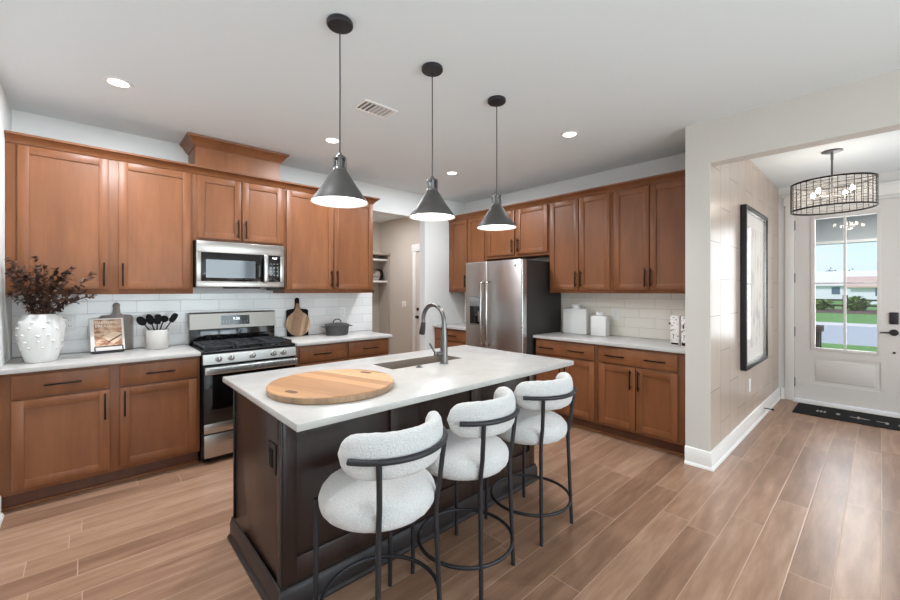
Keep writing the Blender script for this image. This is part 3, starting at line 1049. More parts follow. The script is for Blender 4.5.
tag(w.build('air_switch', 'gun', org=(1.574, 2.010, 0.914)), 'small round metal button on the island beside the faucet', 'button')
# outlet on the island end
c = thing('outlet', 'black electrical outlet on the brown end of the island', 'outlet', (0.625, 1.875, 0.58))
MB().box(0.617, 0.6248, 1.828, 1.922, 0.580, 0.716, 0.003).build('cover_plate', mat('black_plate', lin(30, 26, 26), 0.4), c)
MB().box(0.613, 0.6175, 1.855, 1.895, 0.606, 0.690, 0.002).build('socket', 'plastic_black', c)
# big round acacia board
c = thing('serving_board', 'large round wooden serving board lying on the island', 'serving board', (0.917, 1.882, 0.914))
w = MB()
w.lathe([(0.0, 0.0), (0.298, 0.0), (0.305, 0.004), (0.307, 0.030), (0.303, 0.034), (0.0, 0.034)], (0.917, 1.882, 0.9142), 96, cap=False)
bmesh.ops.remove_doubles(w.bm, verts=w.bm.verts, dist=1e-5)
bd = w.build('board', 'acacia', c)
bd.data.materials.append(M['acacia_edge'])
for p in bd.data.polygons:
    if abs(p.normal.z) < 0.5:
        p.material_index = 1
sx = Vector((0.956, 0.292, 0))
sy = Vector((-0.292, 0.956, 0))
for s_ in (-1, 1):
    w = MB()
    ctr = Vector((0.917, 1.882, 0.9478)) + sx * (0.245 * s_)
    pl = []
    for k in range(24):
        a = 2 * math.pi * k / 24
        ux = 0.016 * math.cos(a)
        uy = 0.038 * (1 if math.sin(a) > 0 else -1) * abs(math.sin(a)) ** 0.5
        p = ctr + sx * ux + sy * uy
        pl.append((p.x, p.y))
    w.prism(pl, 0.9470, 0.9486)
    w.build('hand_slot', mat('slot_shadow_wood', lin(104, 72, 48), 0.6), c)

# ------------------------------------------------------------------ counter stools
def arc_cushion(w, r, a0, a1, zc, hh, th, n=44, m_=18):
    bm = w.bm
    rings = []
    for i in range(n + 1):
        t = i / n
        s_ = 2 * t - 1
        sc = max(0.02, (1 - abs(s_) ** 8.0)) ** 0.5
        a = a0 + (a1 - a0) * t
        ring = []
        for k in range(m_):
            p = 2 * math.pi * k / m_
            cp_, sp_ = math.cos(p), math.sin(p)
            dx = th * (abs(cp_) ** 0.8) * (1 if cp_ > 0 else -1) * (0.35 + 0.65 * sc)
            dz = hh * (abs(sp_) ** 0.75) * (1 if sp_ > 0 else -1) * sc
            rr_ = r + dx
            v = Vector((rr_ * math.sin(a), -rr_ * math.cos(a), zc + dz))
            v += noise.noise_vector(v * 55) * 0.0022
            ring.append(bm.verts.new(v))
        rings.append(ring)
    for a, b in zip(rings[:-1], rings[1:]):
        for k in range(m_):
            bm.faces.new((a[k], a[(k + 1) % m_], b[(k + 1) % m_], b[k]))
    bm.faces.new(rings[0])
    bm.faces.new(rings[-1])

def make_stool(label, loc, rz):
    c = thing('counter_stool', label, 'stool', (0, 0, 0), 'white boucle stools along the island')
    w = MB()
    bm = w.bm
    n, m_ = 72, 26
    rings = []
    for j in range(m_ + 1):
        ph = -math.pi / 2 + math.pi * j / m_
        cr = math.cos(ph)
        sr = math.sin(ph)
        rr = 0.236 * (max(cr, 0.0) ** 0.42)
        zz = 0.580 + 0.064 * (1 if sr > 0 else -1) * abs(sr) ** 0.8
        ring = []
        for k in range(n):
            a = 2 * math.pi * k / n
            v = Vector((rr * math.cos(a), rr * math.sin(a) + 0.02, zz))
            if sr > 0.5:
                v.z += 0.008 * (1 - (rr / 0.236) ** 2)
            v += noise.noise_vector(v * 55) * 0.0022
            ring.append(bm.verts.new(v))
        rings.append(ring)
    for a, b in zip(rings[:-1], rings[1:]):
        for k in range(n):
            bm.faces.new((a[k], a[(k + 1) % n], b[(k + 1) % n], b[k]))
    bmesh.ops.remove_doubles(bm, verts=bm.verts, dist=0.0008)
    w.build('seat', 'boucle', c, 180)
    w = MB()
    arc_cushion(w, 0.221, R(-77), R(77), 0.820, 0.083, 0.031)
    w.build('backrest', 'boucle', c, 180)
    for sx_ in (-1, 1):
        MB().tube([(0.190 * sx_, 0.190, 0.0), (0.188 * sx_, 0.186, 0.56)], 0.0105, 12).build('leg', 'black', c)
        MB().tube([(0.157 * sx_, -0.190, 0.0), (0.141 * sx_, -0.176, 0.50), (0.141 * sx_, -0.177, 0.56), (0.147 * sx_, -0.190, 0.64), (0.160 * sx_, -0.206, 0.815)], 0.0105, 12).build('leg', 'black', c)
    w = MB()
    w.tube([(0.262 * math.sin(a), -0.262 * math.cos(a), 0.815) for a in [R(-62 + 124 * k / 30) for k in range(31)]], 0.0115, 12)
    w.build('back_rail', 'black', c)
    w = MB()
    w.tube([(0.238 * math.cos(a), 0.238 * math.sin(a), 0.160) for a in [2 * math.pi * k / 48 for k in range(48)]], 0.0088, 10, closed=True)
    w.build('footrest', 'black', c)
    c.location = loc
    c.rotation_euler = (0, 0, rz)
    return c
st = make_stool('white boucle counter stool nearest the camera, at the end of the island by the outlet', (0.888, 1.385, 0), R(3.5))
s2 = dup(st, (1.420, 1.432, 0), R(11.5))
s2['label'] = 'white boucle counter stool in the middle of the three along the island'
s3 = dup(st, (2.004, 1.458, 0), R(0.0))
s3['label'] = 'white boucle counter stool farthest from the camera, at the refrigerator end of the island'

# ------------------------------------------------------------------ pendant lamps
def make_pendant(label, loc):
    c = thing('pendant_lamp', label, 'pendant lamp', (0, 0, 0), 'cone pendant lamps over the island')
    zt = ZC
    MB().lathe([(0.0, 0.0), (0.060, 0.0), (0.0635, -0.006), (0.0635, -0.020), (0.058, -0.026), (0.010, -0.028), (0.0, -0.028)], (0, 0, zt), 36, cap=False).build('canopy', 'black', c)
    MB().tube([(0, 0, zt - 0.026), (0.001, 0, 2.4), (0, 0, 2.078)], 0.0032, 10).build('cord', 'black', c)
    w = MB()
    w.lathe([(0.010, 0.088), (0.012, 0.078), (0.030, 0.070), (0.033, 0.064), (0.033, 0.058)], (0, 0, 2.0), 30)
    w.lathe([(0.031, 0.016), (0.033, 0.012), (0.034, 0.0), (0.03, -0.004)], (0, 0, 2.0), 30)
    for k in range(6):
        a = k * math.pi / 3
        w.tube([(0.030 * math.cos(a), 0.030 * math.sin(a), 2.012), (0.030 * math.cos(a), 0.030 * math.sin(a), 2.062)], 0.0055, 8)
    w.tube([(0, 0, 2.0), (0, 0, 2.075)], 0.020, 16)
    w.build('socket_cap', 'gun', c)
    w = MB()
    w.lathe([(0.032, 2.006), (0.036, 2.0), (0.086, 1.920), (0.1375, 1.848), (0.1372, 1.8445)], (0, 0, 0), 64, cap=False)
    w.build('shade', 'shade', c, 60)
    w = MB()
    w.lathe([(0.1368, 1.8446), (0.1340, 1.849), (0.084, 1.916), (0.034, 1.994), (0.030, 2.0)], (0, 0, 0), 64, cap=False)
    w.build('shade_lining', 'shadein', c, 60)
    MB().lathe([(0.0, 0.0), (0.1290, 0.0), (0.1290, 0.003), (0.0, 0.003)], (0, 0, 1.8525), 48, cap=False).build('diffuser', 'pendlamp', c)
    c.location = loc
    return c
p0 = make_pendant('cone pendant lamp nearest the camera, above the round wooden board', (0.923, 1.815, 0))
p1 = dup(p0, (1.520, 1.815, 0))
p1['label'] = 'middle cone pendant lamp of the row over the island'
p2 = dup(p0, (2.106, 1.815, 0))
p2['label'] = 'cone pendant lamp farthest from the camera, in front of the refrigerator cabinets'
for x in (0.923, 1.520, 2.106):
    light('pendant_light', 'AREA', (x, 1.815, 1.846), (0, 0, 0), 1.5, (1, 0.93, 0.84), shape='DISK', size=0.25)

# recessed lights
def make_can(label, loc):
    c = thing('recessed_light', label, 'ceiling light', (0, 0, 0), 'recessed lights in the ceilings')
    MB().lathe([(0.052, -0.001), (0.056, -0.006), (0.074, -0.004), (0.078, 0.0)], (0, 0, ZC), 36, cap=False).build('trim_ring', 'trim', c)
    MB().lathe([(0, -0.0015), (0.053, -0.0015), (0.053, 0.0), (0, 0.0)], (0, 0, ZC), 36, cap=False).build('lens', 'lamp', c)
    c.location = loc
    return c
k0 = None
for lb, x, y, e_ in (('recessed ceiling light above the leafy vase, left of the pendants', 0.147, 3.306, 24),
                     ('recessed ceiling light in front of the vent chase, by the nearest pendant cord', 1.606, 3.297, 21),
                     ('recessed ceiling light nearest the hall opening, between two pendant cords', 3.057, 3.300, 23),
                     ('recessed ceiling light in front of the right wall cabinets', 3.037, 1.800, 6)):
    if k0 is None:
        k0 = make_can(lb, (x, y, 0))
    else:
        k = dup(k0, (x, y, 0))
        k['label'] = lb
    light('recessed_lamp', 'AREA', (x, y, ZC - 0.01), (0, 0, 0), e_, (0.95, 1.0, 1.06), shape='DISK', size=0.1, spread=R(180 if y > 2 else 110))
# ceiling vent
c = thing('ceiling_vent', 'white rectangular air vent with louvres in the ceiling', 'vent', (1.56, 2.51, ZC))
w = MB()
w.box(1.42, 1.70, 2.425, 2.447, ZC - 0.008, ZC - 0.0005, 0.003)
w.box(1.42, 1.70, 2.583, 2.605, ZC - 0.008, ZC - 0.0005, 0.003)
w.box(1.42, 1.442, 2.447, 2.583, ZC - 0.008, ZC - 0.0005, 0.003)
w.box(1.678, 1.70, 2.447, 2.583, ZC - 0.008, ZC - 0.0005, 0.003)
w.build('frame', 'trim', c)
MB().box(1.442, 1.545, 2.447, 2.583, ZC - 0.002, ZC - 0.0004).build('backing', 'vent_dark', c)
MB().box(1.5455, 1.678, 2.447, 2.583, ZC - 0.003, ZC - 0.0004).build('damper', mat('vent_grey', lin(196, 194, 192), 0.6), c)
w = MB()
for i in range(7):
    x = 1.458 + i * 0.034
    w.prism([(x, ZC - 0.0065), (x + 0.003, ZC - 0.0065), (x + 0.02, ZC - 0.002), (x + 0.017, ZC - 0.002)], 2.447, 2.583, 'xz')
w.build('louvres', 'trim', c)

# ------------------------------------------------------------------ entry chandelier
cx, cy = 5.254, 0.320
c = thing('drum_chandelier', 'round dark wire drum chandelier hanging in the entry', 'chandelier', (cx, cy, ZC))
MB().lathe([(0, 0.0), (0.075, 0.0), (0.078, -0.008), (0.05, -0.018), (0.012, -0.024), (0, -0.024)], (cx, cy, ZC), 36, cap=False).build('canopy', 'gun', c)
w = MB()
w.tube([(cx, cy, ZC - 0.02), (cx, cy, ZC - 0.085)], 0.011, 12)
w.tube([(cx, cy, ZC - 0.085), (cx, cy, 2.30)], 0.008, 12)
w.build('rod', 'gun', c)
DR, z0, z1 = 0.300, 2.185, 2.440
w = MB()
for z in (z0, z1):
    w.lathe([(DR - 0.005, z - 0.008), (DR + 0.004, z - 0.008), (DR + 0.004, z + 0.008), (DR - 0.005, z + 0.008), (DR - 0.005, z - 0.008)], (cx, cy, 0), 72, cap=False)
random.seed(3)
nv = 34
hts = [z0 + (z1 - z0) * k / 9 for k in range(1, 9)]
for k in range(nv):
    a = 2 * math.pi * k / nv
    p = lambda z, aa=a, r=DR: (cx + r * math.cos(aa), cy + r * math.sin(aa), z)
    w.tube([p(z0), p(z1)], 0.0030, 6)
    for h_ in hts:
        if random.random() < 0.78:
            b = a + 2 * math.pi / nv
            hh = h_ + random.uniform(-0.009, 0.009)
            w.tube([p(hh), p(hh, (a + b) / 2), p(hh, b)], 0.0023, 5)
for k in range(3):
    a = 2 * math.pi * k / 3 + 0.4
    w.tube([(cx, cy, z1 - 0.002), (cx + DR * math.cos(a), cy + DR * math.sin(a), z1 - 0.002)], 0.004, 8)
w.build('cage', 'bronze', c)
w = MB()
w.lathe([(DR - 0.014, z0 + 0.004), (DR - 0.014, z1 - 0.004)], (cx, cy, 0), 72, cap=False)
lm = bpy.data.materials.new('sheer_liner')
lm.use_nodes = True
t_ = lm.node_tree
t_.nodes.clear()
o_ = t_.nodes.new('ShaderNodeOutputMaterial')
a_ = t_.nodes.new('ShaderNodeBsdfTransparent')
b_ = t_.nodes.new('ShaderNodeBsdfTranslucent')
b_.inputs['Color'].default_value = (0.86, 0.82, 0.78, 1)
d_ = t_.nodes.new('ShaderNodeBsdfDiffuse')
d_.inputs['Color'].default_value = (0.8, 0.76, 0.72, 1)
x1_ = t_.nodes.new('ShaderNodeMixShader')
x1_.inputs[0].default_value = 0.5
x2_ = t_.nodes.new('ShaderNodeMixShader')
x2_.inputs[0].default_value = 0.22
t_.links.new(b_.outputs[0], x1_.inputs[1])
t_.links.new(d_.outputs[0], x1_.inputs[2])
t_.links.new(a_.outputs[0], x2_.inputs[1])
t_.links.new(x1_.outputs[0], x2_.inputs[2])
t_.links.new(x2_.outputs[0], o_.inputs[0])
w.build('liner', lm, c)
for k in range(4):
    a = math.pi / 4 + k * math.pi / 2 + 0.25
    ex, ey = cx + 0.165 * math.cos(a), cy + 0.165 * math.sin(a)
    w = MB()
    w.tube([(cx, cy, 2.31), (cx + 0.08 * math.cos(a), cy + 0.08 * math.sin(a), 2.298), (ex, ey, 2.30)], 0.005, 8)
    w.tube([(ex, ey, 2.295), (ex, ey, 2.325)], 0.013, 12)
    ar = w.build('arm', 'gun', c)
    w = MB()
    w.lathe([(0.009, 0.0), (0.016, 0.012), (0.018, 0.028), (0.012, 0.046), (0.0, 0.056)], (ex, ey, 2.325), 18)
    w.build('bulb', 'bulb', ar)
light('chandelier_light', 'POINT', (cx, cy, 2.34), (0, 0, 0), 3.5, (1, 0.9, 0.78), shadow_soft_size=0.06)

# ------------------------------------------------------------------ things on the back counter
vx, vy = -0.236, 3.945
c = thing('vase', 'white knobbly ceramic vase at the wall end of the back counter', 'vase', (vx, vy, 0.914))
w = MB()
w.lathe([(0.0, 0.0), (0.074, 0.0), (0.080, 0.006), (0.094, 0.06), (0.112, 0.14), (0.120, 0.20), (0.121, 0.245), (0.113, 0.285), (0.098, 0.312), (0.092, 0.326), (0.084, 0.330), (0.080, 0.322), (0.088, 0.30), (0.104, 0.26), (0.106, 0.20), (0.08, 0.05), (0.0, 0.03)], (vx, vy, 0.9142), 56, cap=False)
bmesh.ops.remove_doubles(w.bm, verts=w.bm.verts, dist=1e-5)
w.build('vessel', 'ceramic', c, 60)
w = MB()
random.seed(5)
for j, (zz, rr, nn) in enumerate(((0.10, 0.101, 9), (0.145, 0.111, 10), (0.19, 0.117, 11), (0.235, 0.120, 11), (0.275, 0.115, 10))):
    for k in range(nn):
        a = 2 * math.pi * (k + 0.5 * (j % 2)) / nn + random.uniform(-0.08, 0.08)
        p = Vector((vx + rr * math.cos(a), vy + rr * math.sin(a), 0.914 + zz + random.uniform(-0.006, 0.006)))
        mt = Matrix.Translation(p) @ Matrix.Diagonal((0.8, 0.8, 0.6, 1))
        bmesh.ops.create_icosphere(w.bm, subdivisions=2, radius=random.uniform(0.010, 0.015), matrix=mt)
w.build('knobs', 'ceramic', c, 80)
def leaf(bm, p, d, up, L_, W_):
    d = d.normalized()
    s_ = d.cross(up)
    if s_.length < 0.05:
        s_ = d.cross(Vector((1, 0, 0)))
    s_.normalize()
    nrm = s_.cross(d)
    a = bm.verts.new(p)
    pts = [(0.25, 0.42), (0.6, 0.5), (0.85, 0.28)]
    l_ = [bm.verts.new(p + d * L_ * t + s_ * W_ * q + nrm * 0.12 * L_ * (q)) for t, q in pts]
    r_ = [bm.verts.new(p + d * L_ * t - s_ * W_ * q + nrm * 0.12 * L_ * (q)) for t, q in pts]
    mdl = [bm.verts.new(p + d * L_ * t) for t, q in pts]
    e_ = bm.verts.new(p + d * L_)
    bm.faces.new((a, mdl[0], l_[0])); bm.faces.new((a, r_[0], mdl[0]))
    for i in range(2):
        bm.faces.new((mdl[i], mdl[i + 1], l_[i + 1], l_[i])); bm.faces.new((mdl[i], r_[i], r_[i + 1], mdl[i + 1]))
    bm.faces.new((mdl[2], e_, l_[2])); bm.faces.new((mdl[2], r_[2], e_))
ends = [(-0.385, 3.82, 1.54), (-0.375, 3.83, 1.62), (-0.325, 3.86, 1.56), (-0.262, 3.85, 1.635), (-0.215, 3.87, 1.58), (-0.155, 3.82, 1.56),
        (-0.105, 3.85, 1.53), (-0.07, 3.82, 1.57), (0.040, 3.84, 1.535), (0.045, 3.82, 1.37), (-0.005, 3.80, 1.39), (-0.380, 3.80, 1.38),
        (-0.28, 3.77, 1.52), (-0.18, 3.77, 1.50), (-0.12, 3.76, 1.46), (-0.35, 3.78, 1.48), (-0.07, 3.78, 1.42), (-0.24, 3.80, 1.56), (-0.38, 3.86, 1.50), (-0.14, 3.86, 1.50)]
random.seed(11)
for i, (ex, ey, ez) in enumerate(ends):
    lb = 'dried burgundy leafy branch standing in the white vase'
    if i == 8:
        lb = 'burgundy branch from the white vase reaching farthest up towards the cabinet handle'
    if i == 9:
        lb = 'low burgundy branch leaning out of the white vase over the outlet'
    a0 = random.uniform(0, 6.28)
    b0 = Vector((vx + 0.03 * math.cos(a0), vy + 0.03 * math.sin(a0), 0.99))
    b1 = Vector((vx + (ex - vx) * 0.18, vy + (ey - vy) * 0.18, 1.235))
    e_ = Vector((ex, ey, ez))
    b2 = b1.lerp(e_, 0.5) + Vector((0, -0.01, 0.03 if ez > 1.4 else 0.05))
    c = thing('dried_branch', lb, 'branch', tuple(b0), 'burgundy branches in the vase' if i not in (8, 9) else None)
    P = []
    for k in range(13):
        t = k / 12
        if t < 0.35:
            P.append(b0.lerp(b1, t / 0.35))
        else:
            s_ = (t - 0.35) / 0.65
            P.append(b1 * (1 - s_) ** 2 + b2 * 2 * s_ * (1 - s_) + e_ * s_ * s_)
    MB().tube(P, [0.0028 - 0.0016 * k / 12 for k in range(13)], 6).build('stem', 'stemm', c)
    w = MB()
    for k in range(4, 13):
        d0 = (P[min(k + 1, 12)] - P[k - 1]).normalized()
        for j in range(7 if k > 5 else 2):
            rv = Vector((random.gauss(0, 1), random.gauss(0, 1), random.gauss(0, 1))).normalized()
            d = (d0 * 0.5 + rv).normalized()
            Ls = random.uniform(0.026, 0.042)
            p = P[k].lerp(P[k - 1], random.random())
            tip = p + d * Ls * 1.1
            if tip.x < XL + 0.012 or tip.y > yU - 0.032 and tip.z > 1.36 or tip.z < 1.235 and (tip.xy - Vector((vx, vy))).length < 0.125:
                d = Vector((abs(d.x) * 0.4 + 0.1, -abs(d.y) - 0.2, abs(d.z))).normalized()
            leaf(w.bm, p, d, Vector((0, 0, 1)), Ls, Ls * random.uniform(0.55, 0.8))
    w.build('foliage', 'leaf', c, 60)

# grey paddle board leaning on the tile
def board_xz(name, outline, y0, y1, z_, m, label, cat, lean, org):
    w = MB()
    w.prism(outline, 0, y1 - y0, 'xz')
    bmesh.ops.bevel(w.bm, geom=[e for e in w.bm.edges if abs((e.verts[0].co - e.verts[1].co).y) < 1e-6], offset=0.003, segments=2, affect='EDGES', profile=0.5)
    o = w.build(name, m)
    o.location = org
    o.rotation_euler = (lean, 0, 0)
    return tag(o, label, cat)
def rounded(x0, x1, z0, z1, r, n=6):
    out = []
    for cx_, cz_, a in ((x1 - r, z0 + r, -90), (x1 - r, z1 - r, 0), (x0 + r, z1 - r, 90), (x0 + r, z0 + r, 180)):
        for k in range(n + 1):
            b = R(a + 90 * k / n)
            out.append((cx_ + r * math.cos(b), cz_ + r * math.sin(b)))
    return out
ol = [(-0.11, 0.0), (0.11, 0.0), (0.11, 0.27), (0.095, 0.287), (0.035, 0.290), (0.023, 0.305), (0.019, 0.345)]
ol += [(0.024 * math.cos(R(a)), 0.368 + 0.024 * math.sin(R(a))) for a in range(-20, 201, 20)]
ol += [(-0.019, 0.345), (-0.023, 0.305), (-0.035, 0.290), (-0.095, 0.287), (-0.11, 0.27)]
c_ = board_xz('cutting_board', ol, 0, 0.016, 0, 'greyboard', 'grey wooden paddle board leaning behind the cookbook', 'cutting board', R(-4), (0.178, 4.270, 0.9150))
# cookbook on a wire stand
bk = thing('cookbook', 'white cookbook with a bread cover picture, propped on the wire stand', 'book', (0.112, 4.150, 0.930))
def leanp(u, v, h, base=Vector((0.124, 4.150, 0.931)), rz=R(8), tilt=R(16)):
    """u along width, v out of the cover, h up the cover"""
    y = -v * math.cos(tilt) + h * math.sin(tilt)
    z = v * math.sin(tilt) + h * math.cos(tilt)
    x = u
    return (base.x + x * math.cos(rz) - y * math.sin(rz), base.y + x * math.sin(rz) + y * math.cos(rz), base.z + z)
MB(leanp).box(-0.105, 0.105, -0.018, 0.0, 0.0, 0.262, 0.002).build('book_block', 'page', bk)
pc = MB(leanp).box(-0.080, 0.090, 0.0, 0.0012, 0.035, 0.250).build('cover_picture', 'cover', bk)
w = MB(leanp)
w.prism([(-0.035, 0.110), (0.035, 0.050), (0.088, 0.095), (0.088, 0.135), (0.04, 0.150)], 0.0012, 0.002, 'xz')
w.build('bread_slice', 'bread', pc)
w = MB(leanp)
w.prism([(-0.004, 0.070), (0.005, 0.062), (0.088, 0.118), (0.088, 0.128)], 0.002, 0.0026, 'xz')
w.build('bread_crust', 'crust', pc)
for s_, hh, uu in (('MASTERING', 0.219, -0.074), ('BREAD', 0.189, -0.074)):
    o = text('title_lettering', s_, 0.030, 'paper_text', (0, 0, 0), (0, 0, 0), None)
    for vtx in o.data.vertices:
        vtx.co = Vector(leanp(uu + vtx.co.x * (0.86 if len(s_) > 6 else 1.0), 0.0022 + vtx.co.z, hh + vtx.co.y)) - Vector(ORG[bk.name])
    o.parent = pc
c = thing('book_stand', 'black wire stand holding the cookbook open on the counter', 'stand', (0.112, 4.15, 0.914))
w = MB()
f = lambda u, v, h: leanp(u, v, h)
def P_(u, v, h): return Vector(leanp(u, v, h))
b = 0.004
def onc(p, z=0.9185): return Vector((p.x, p.y, z))
fl, fr_ = P_(-0.085, 0.035, -0.006), P_(0.085, 0.035, -0.006)
bl, br_ = P_(-0.085, -0.13, -0.006), P_(0.085, -0.13, -0.006)
for a_, b_2 in ((fl, bl), (fr_, br_)):
    w.tube([P_(-0.085 if a_ is fl else 0.085, 0.028, 0.028), onc(a_, 0.926), onc(a_), onc(P_(-0.085 if a_ is fl else 0.085, -0.1, 0))], b, 8)
    w.tube([onc(P_(-0.085 if a_ is fl else 0.085, -0.1, 0)), P_(-0.085 if a_ is fl else 0.085, -0.024, 0.25)], b, 8)
w.tube([onc(fl), onc(fr_)], b, 8)
w.tube([P_(-0.105, 0.006, -0.006), P_(0.105, 0.006, -0.006)], b, 8)
w.tube([P_(-0.085, 0.028, 0.028), P_(0.085, 0.028, 0.028)], b, 8)
w.tube([P_(-0.085, -0.024, 0.25), P_(0.085, -0.024, 0.25)], b, 8)
w.build('wire_frame', 'black', c)
# crock and utensils
kx, ky = 0.437, 4.150
c = thing('utensil_crock', 'greige ceramic crock holding black utensils', 'crock', (kx, ky, 0.914))
w = MB()
w.lathe([(0, 0), (0.074, 0), (0.079, 0.005), (0.080, 0.158), (0.078, 0.162), (0.074, 0.160), (0.073, 0.012), (0, 0.01)], (kx, ky, 0.9142), 48, cap=False)
w.build('vessel', 'crock', c, 50)
def utensil(name, label, b0, tip, shape, roll=0.0, m='plastic_black'):
    b0, tip = Vector(b0), Vector(tip)
    c = thing(name, label, 'utensil', tuple(b0), 'black utensils in the crock')
    d = (tip - b0).normalized()
    L_ = (tip - b0).length
    hl = shape['len']
    MB().tube([b0, b0 + d * (L_ - hl * 0.92)], [0.0055, 0.0045], 10).build('handle', m, c)
    sd = d.cross(Vector((math.sin(roll), -math.cos(roll), 0))).normalized()
    nr = sd.cross(d)
    w = MB()
    ctr = b0 + d * (L_ - hl / 2)
    n_ = 20
    A, B = [], []
    for k in range(n_):
        a = 2 * math.pi * k / n_
        uu = shape['w'] / 2 * (abs(math.cos(a)) ** shape.get('p', 1.0)) * (1 if math.cos(a) > 0 else -1)
        vv = hl / 2 * (abs(math.sin(a)) ** shape.get('p', 1.0)) * (1 if math.sin(a) > 0 else -1)
        A.append(w.bm.verts.new(ctr + sd * uu + d * vv + nr * 0.003))
        B.append(w.bm.verts.new(ctr + sd * uu + d * vv - nr * 0.003))
    ca = w.bm.verts.new(ctr - nr * (shape.get('bowl', 0.0) - 0.003))
    cb = w.bm.verts.new(ctr - nr * (shape.get('bowl', 0.0) + 0.003))
    for k in range(n_):
        j = (k + 1) % n_
        w.bm.faces.new((A[k], A[j], ca)); w.bm.faces.new((B[j], B[k], cb)); w.bm.faces.new((A[j], A[k], B[k], B[j]))
    w.build('head', m, c, 60)
zz = 0.95
utensil('spoon', 'black slotted spoon leaning farthest left in the crock', (kx + 0.03, ky, zz), (kx - 0.130, ky + 0.0, 1.188), dict(len=0.085, w=0.062, bowl=0.012))
utensil('spoon', 'black oval spoon standing second from the left in the crock', (kx + 0.02, ky + 0.02, zz), (kx - 0.062, ky + 0.02, 1.208), dict(len=0.095, w=0.055, bowl=0.010))
utensil('turner', 'black flat turner standing upright in the middle of the crock', (kx - 0.01, ky - 0.01, zz), (kx + 0.004, ky - 0.01, 1.205), dict(len=0.085, w=0.048, p=0.45))
utensil('ladle', 'black round ladle right of the turner in the crock', (kx - 0.02, ky + 0.01, zz), (kx + 0.058, ky + 0.01, 1.190), dict(len=0.058, w=0.064, bowl=0.02))
utensil('spatula', 'black spatula leaning farthest right in the crock', (kx - 0.02, ky - 0.03, zz), (kx + 0.132, ky - 0.02, 1.208), dict(len=0.085, w=0.048, p=0.7))
# outlet on the back tile
def plate_a(label, x0, x1, z0, z1):
    c = thing('outlet', label, 'outlet', ((x0 + x1) / 2, YA - 0.01, z0))
    MB().box(x0, x1, YA - 0.0155, YA - 0.0102, z0, z1, 0.002).build('cover_plate', 'whiteplate', c)
    w = MB()
    cx_ = (x0 + x1) / 2
    for z in (z0 + 0.034, z1 - 0.034):
        for dx in (-0.007, 0.007):
            w.box(cx_ + dx - 0.0012, cx_ + dx + 0.0012, YA - 0.0162, YA - 0.0152, z - 0.006, z + 0.006)
    w.build('socket_slots', 'vent_dark', c)
plate_a('white outlet on the back tile behind the white vase', -0.137, -0.067, 1.094, 1.208)
plate_a('white outlet on the back tile above the iron pot lid', 2.195, 2.265, 1.10, 1.21)
# round paddle board and the dark board behind it
ol = [(0.132 * math.sin(R(a)), 0.132 - 0.132 * math.cos(R(a))) for a in range(-160, 161, 8)]
ol += [(0.024, 0.290), (0.018, 0.325), (0.019, 0.345), (0.010, 0.354), (-0.010, 0.354), (-0.019, 0.345), (-0.018, 0.325), (-0.024, 0.290)]
o = board_xz('cutting_board', ol, 0, 0.016, 0, 'paddle', 'round striped wood paddle board leaning on the tile right of the stove', 'cutting board', R(-6), (1.680, 4.238, 0.9150))
ol = [(-0.115, 0.0), (0.115, 0.0), (0.120, 0.27), (0.105, 0.285), (0.035, 0.292), (0.022, 0.310), (0.022, 0.375)]
ol += [(0.024 * math.cos(R(a)), 0.392 + 0.022 * math.sin(R(a))) for a in range(0, 181, 20)]
ol += [(-0.022, 0.375), (-0.022, 0.310), (-0.035, 0.292), (-0.105, 0.285), (-0.120, 0.27)]
o = board_xz('cutting_board', ol, 0, 0.014, 0, 'plastic_black', 'black paddle board behind the round striped wood one', 'cutting board', R(-4), (1.685, 4.274, 0.9150))
# iron pot
px, py = 2.045, 4.085
c = thing('dutch_oven', 'dark grey iron pot with a lid on the back counter', 'pot', (px, py, 0.914))
w = MB()
w.lathe([(0, 0), (0.108, 0), (0.116, 0.006), (0.128, 0.10), (0.130, 0.104), (0, 0.104)], (px, py, 0.9142), 48, cap=False)
for s_ in (-1, 1):
    w.box(px + s_ * 0.150 - 0.022, px + s_ * 0.150 + 0.022, py - 0.035, py + 0.035, 1.004, 1.014, 0.004)
w.build('pot_body', 'potiron', c, 40)
w = MB()
w.lathe([(0.132, 0.105), (0.134, 0.110), (0.125, 0.118), (0.08, 0.130), (0.0, 0.136)], (px, py, 0.9142), 48)
ld = w.build('lid', 'potiron', c, 50)
w = MB()
w.tube([(px - 0.046, py, 1.042), (px - 0.044, py, 1.066), (px - 0.022, py, 1.084), (px, py, 1.088), (px + 0.022, py, 1.084), (px + 0.044, py, 1.066), (px + 0.046, py, 1.042)], 0.0065, 10)
w.build('lid_handle', 'potiron', ld)

# ------------------------------------------------------------------ things on the right counter
def canister(label, x0, x1, y0, y1, z1, lr, ctr):
    c = thing('canister', label, 'canister', ((x0 + x1) / 2, (y0 + y1) / 2, 0.914), 'square white canisters')
    MB().box(x0, x1, y0, y1, 0.9142, z1, 0.008, 3).build('vessel', 'ceramic', c)
    w = MB()
    w.lathe([(0.0, 0.0), (lr - 0.004, 0.0), (lr, 0.005), (lr, 0.038), (lr - 0.004, 0.044), (0, 0.044)], (ctr[0], ctr[1], z1 + 0.0005), 36, cap=False)
    w.build('lid', 'ceramic', c, 50)
canister('larger square white canister, next to the refrigerator', 4.085, 4.195, 2.222, 2.510, 1.201, 0.055, (4.14, 2.366))
canister('smaller square white canister, beside the larger one', 4.070, 4.175, 1.985, 2.160, 1.128, 0.045, (4.122, 2.072))
c = thing('outlet', 'white outlet on the right wall tile beside the smaller canister', 'outlet', (XB - 0.01, 1.958, 1.085))
MB().box(XB - 0.0155, XB - 0.0102, 1.922, 1.996, 1.084, 1.203, 0.002).build('cover_plate', 'whiteplate', c)
MB().box(XB - 0.018, XB - 0.0152, 1.944, 1.974, 1.108, 1.178, 0.002).build('socket', 'trim', c)
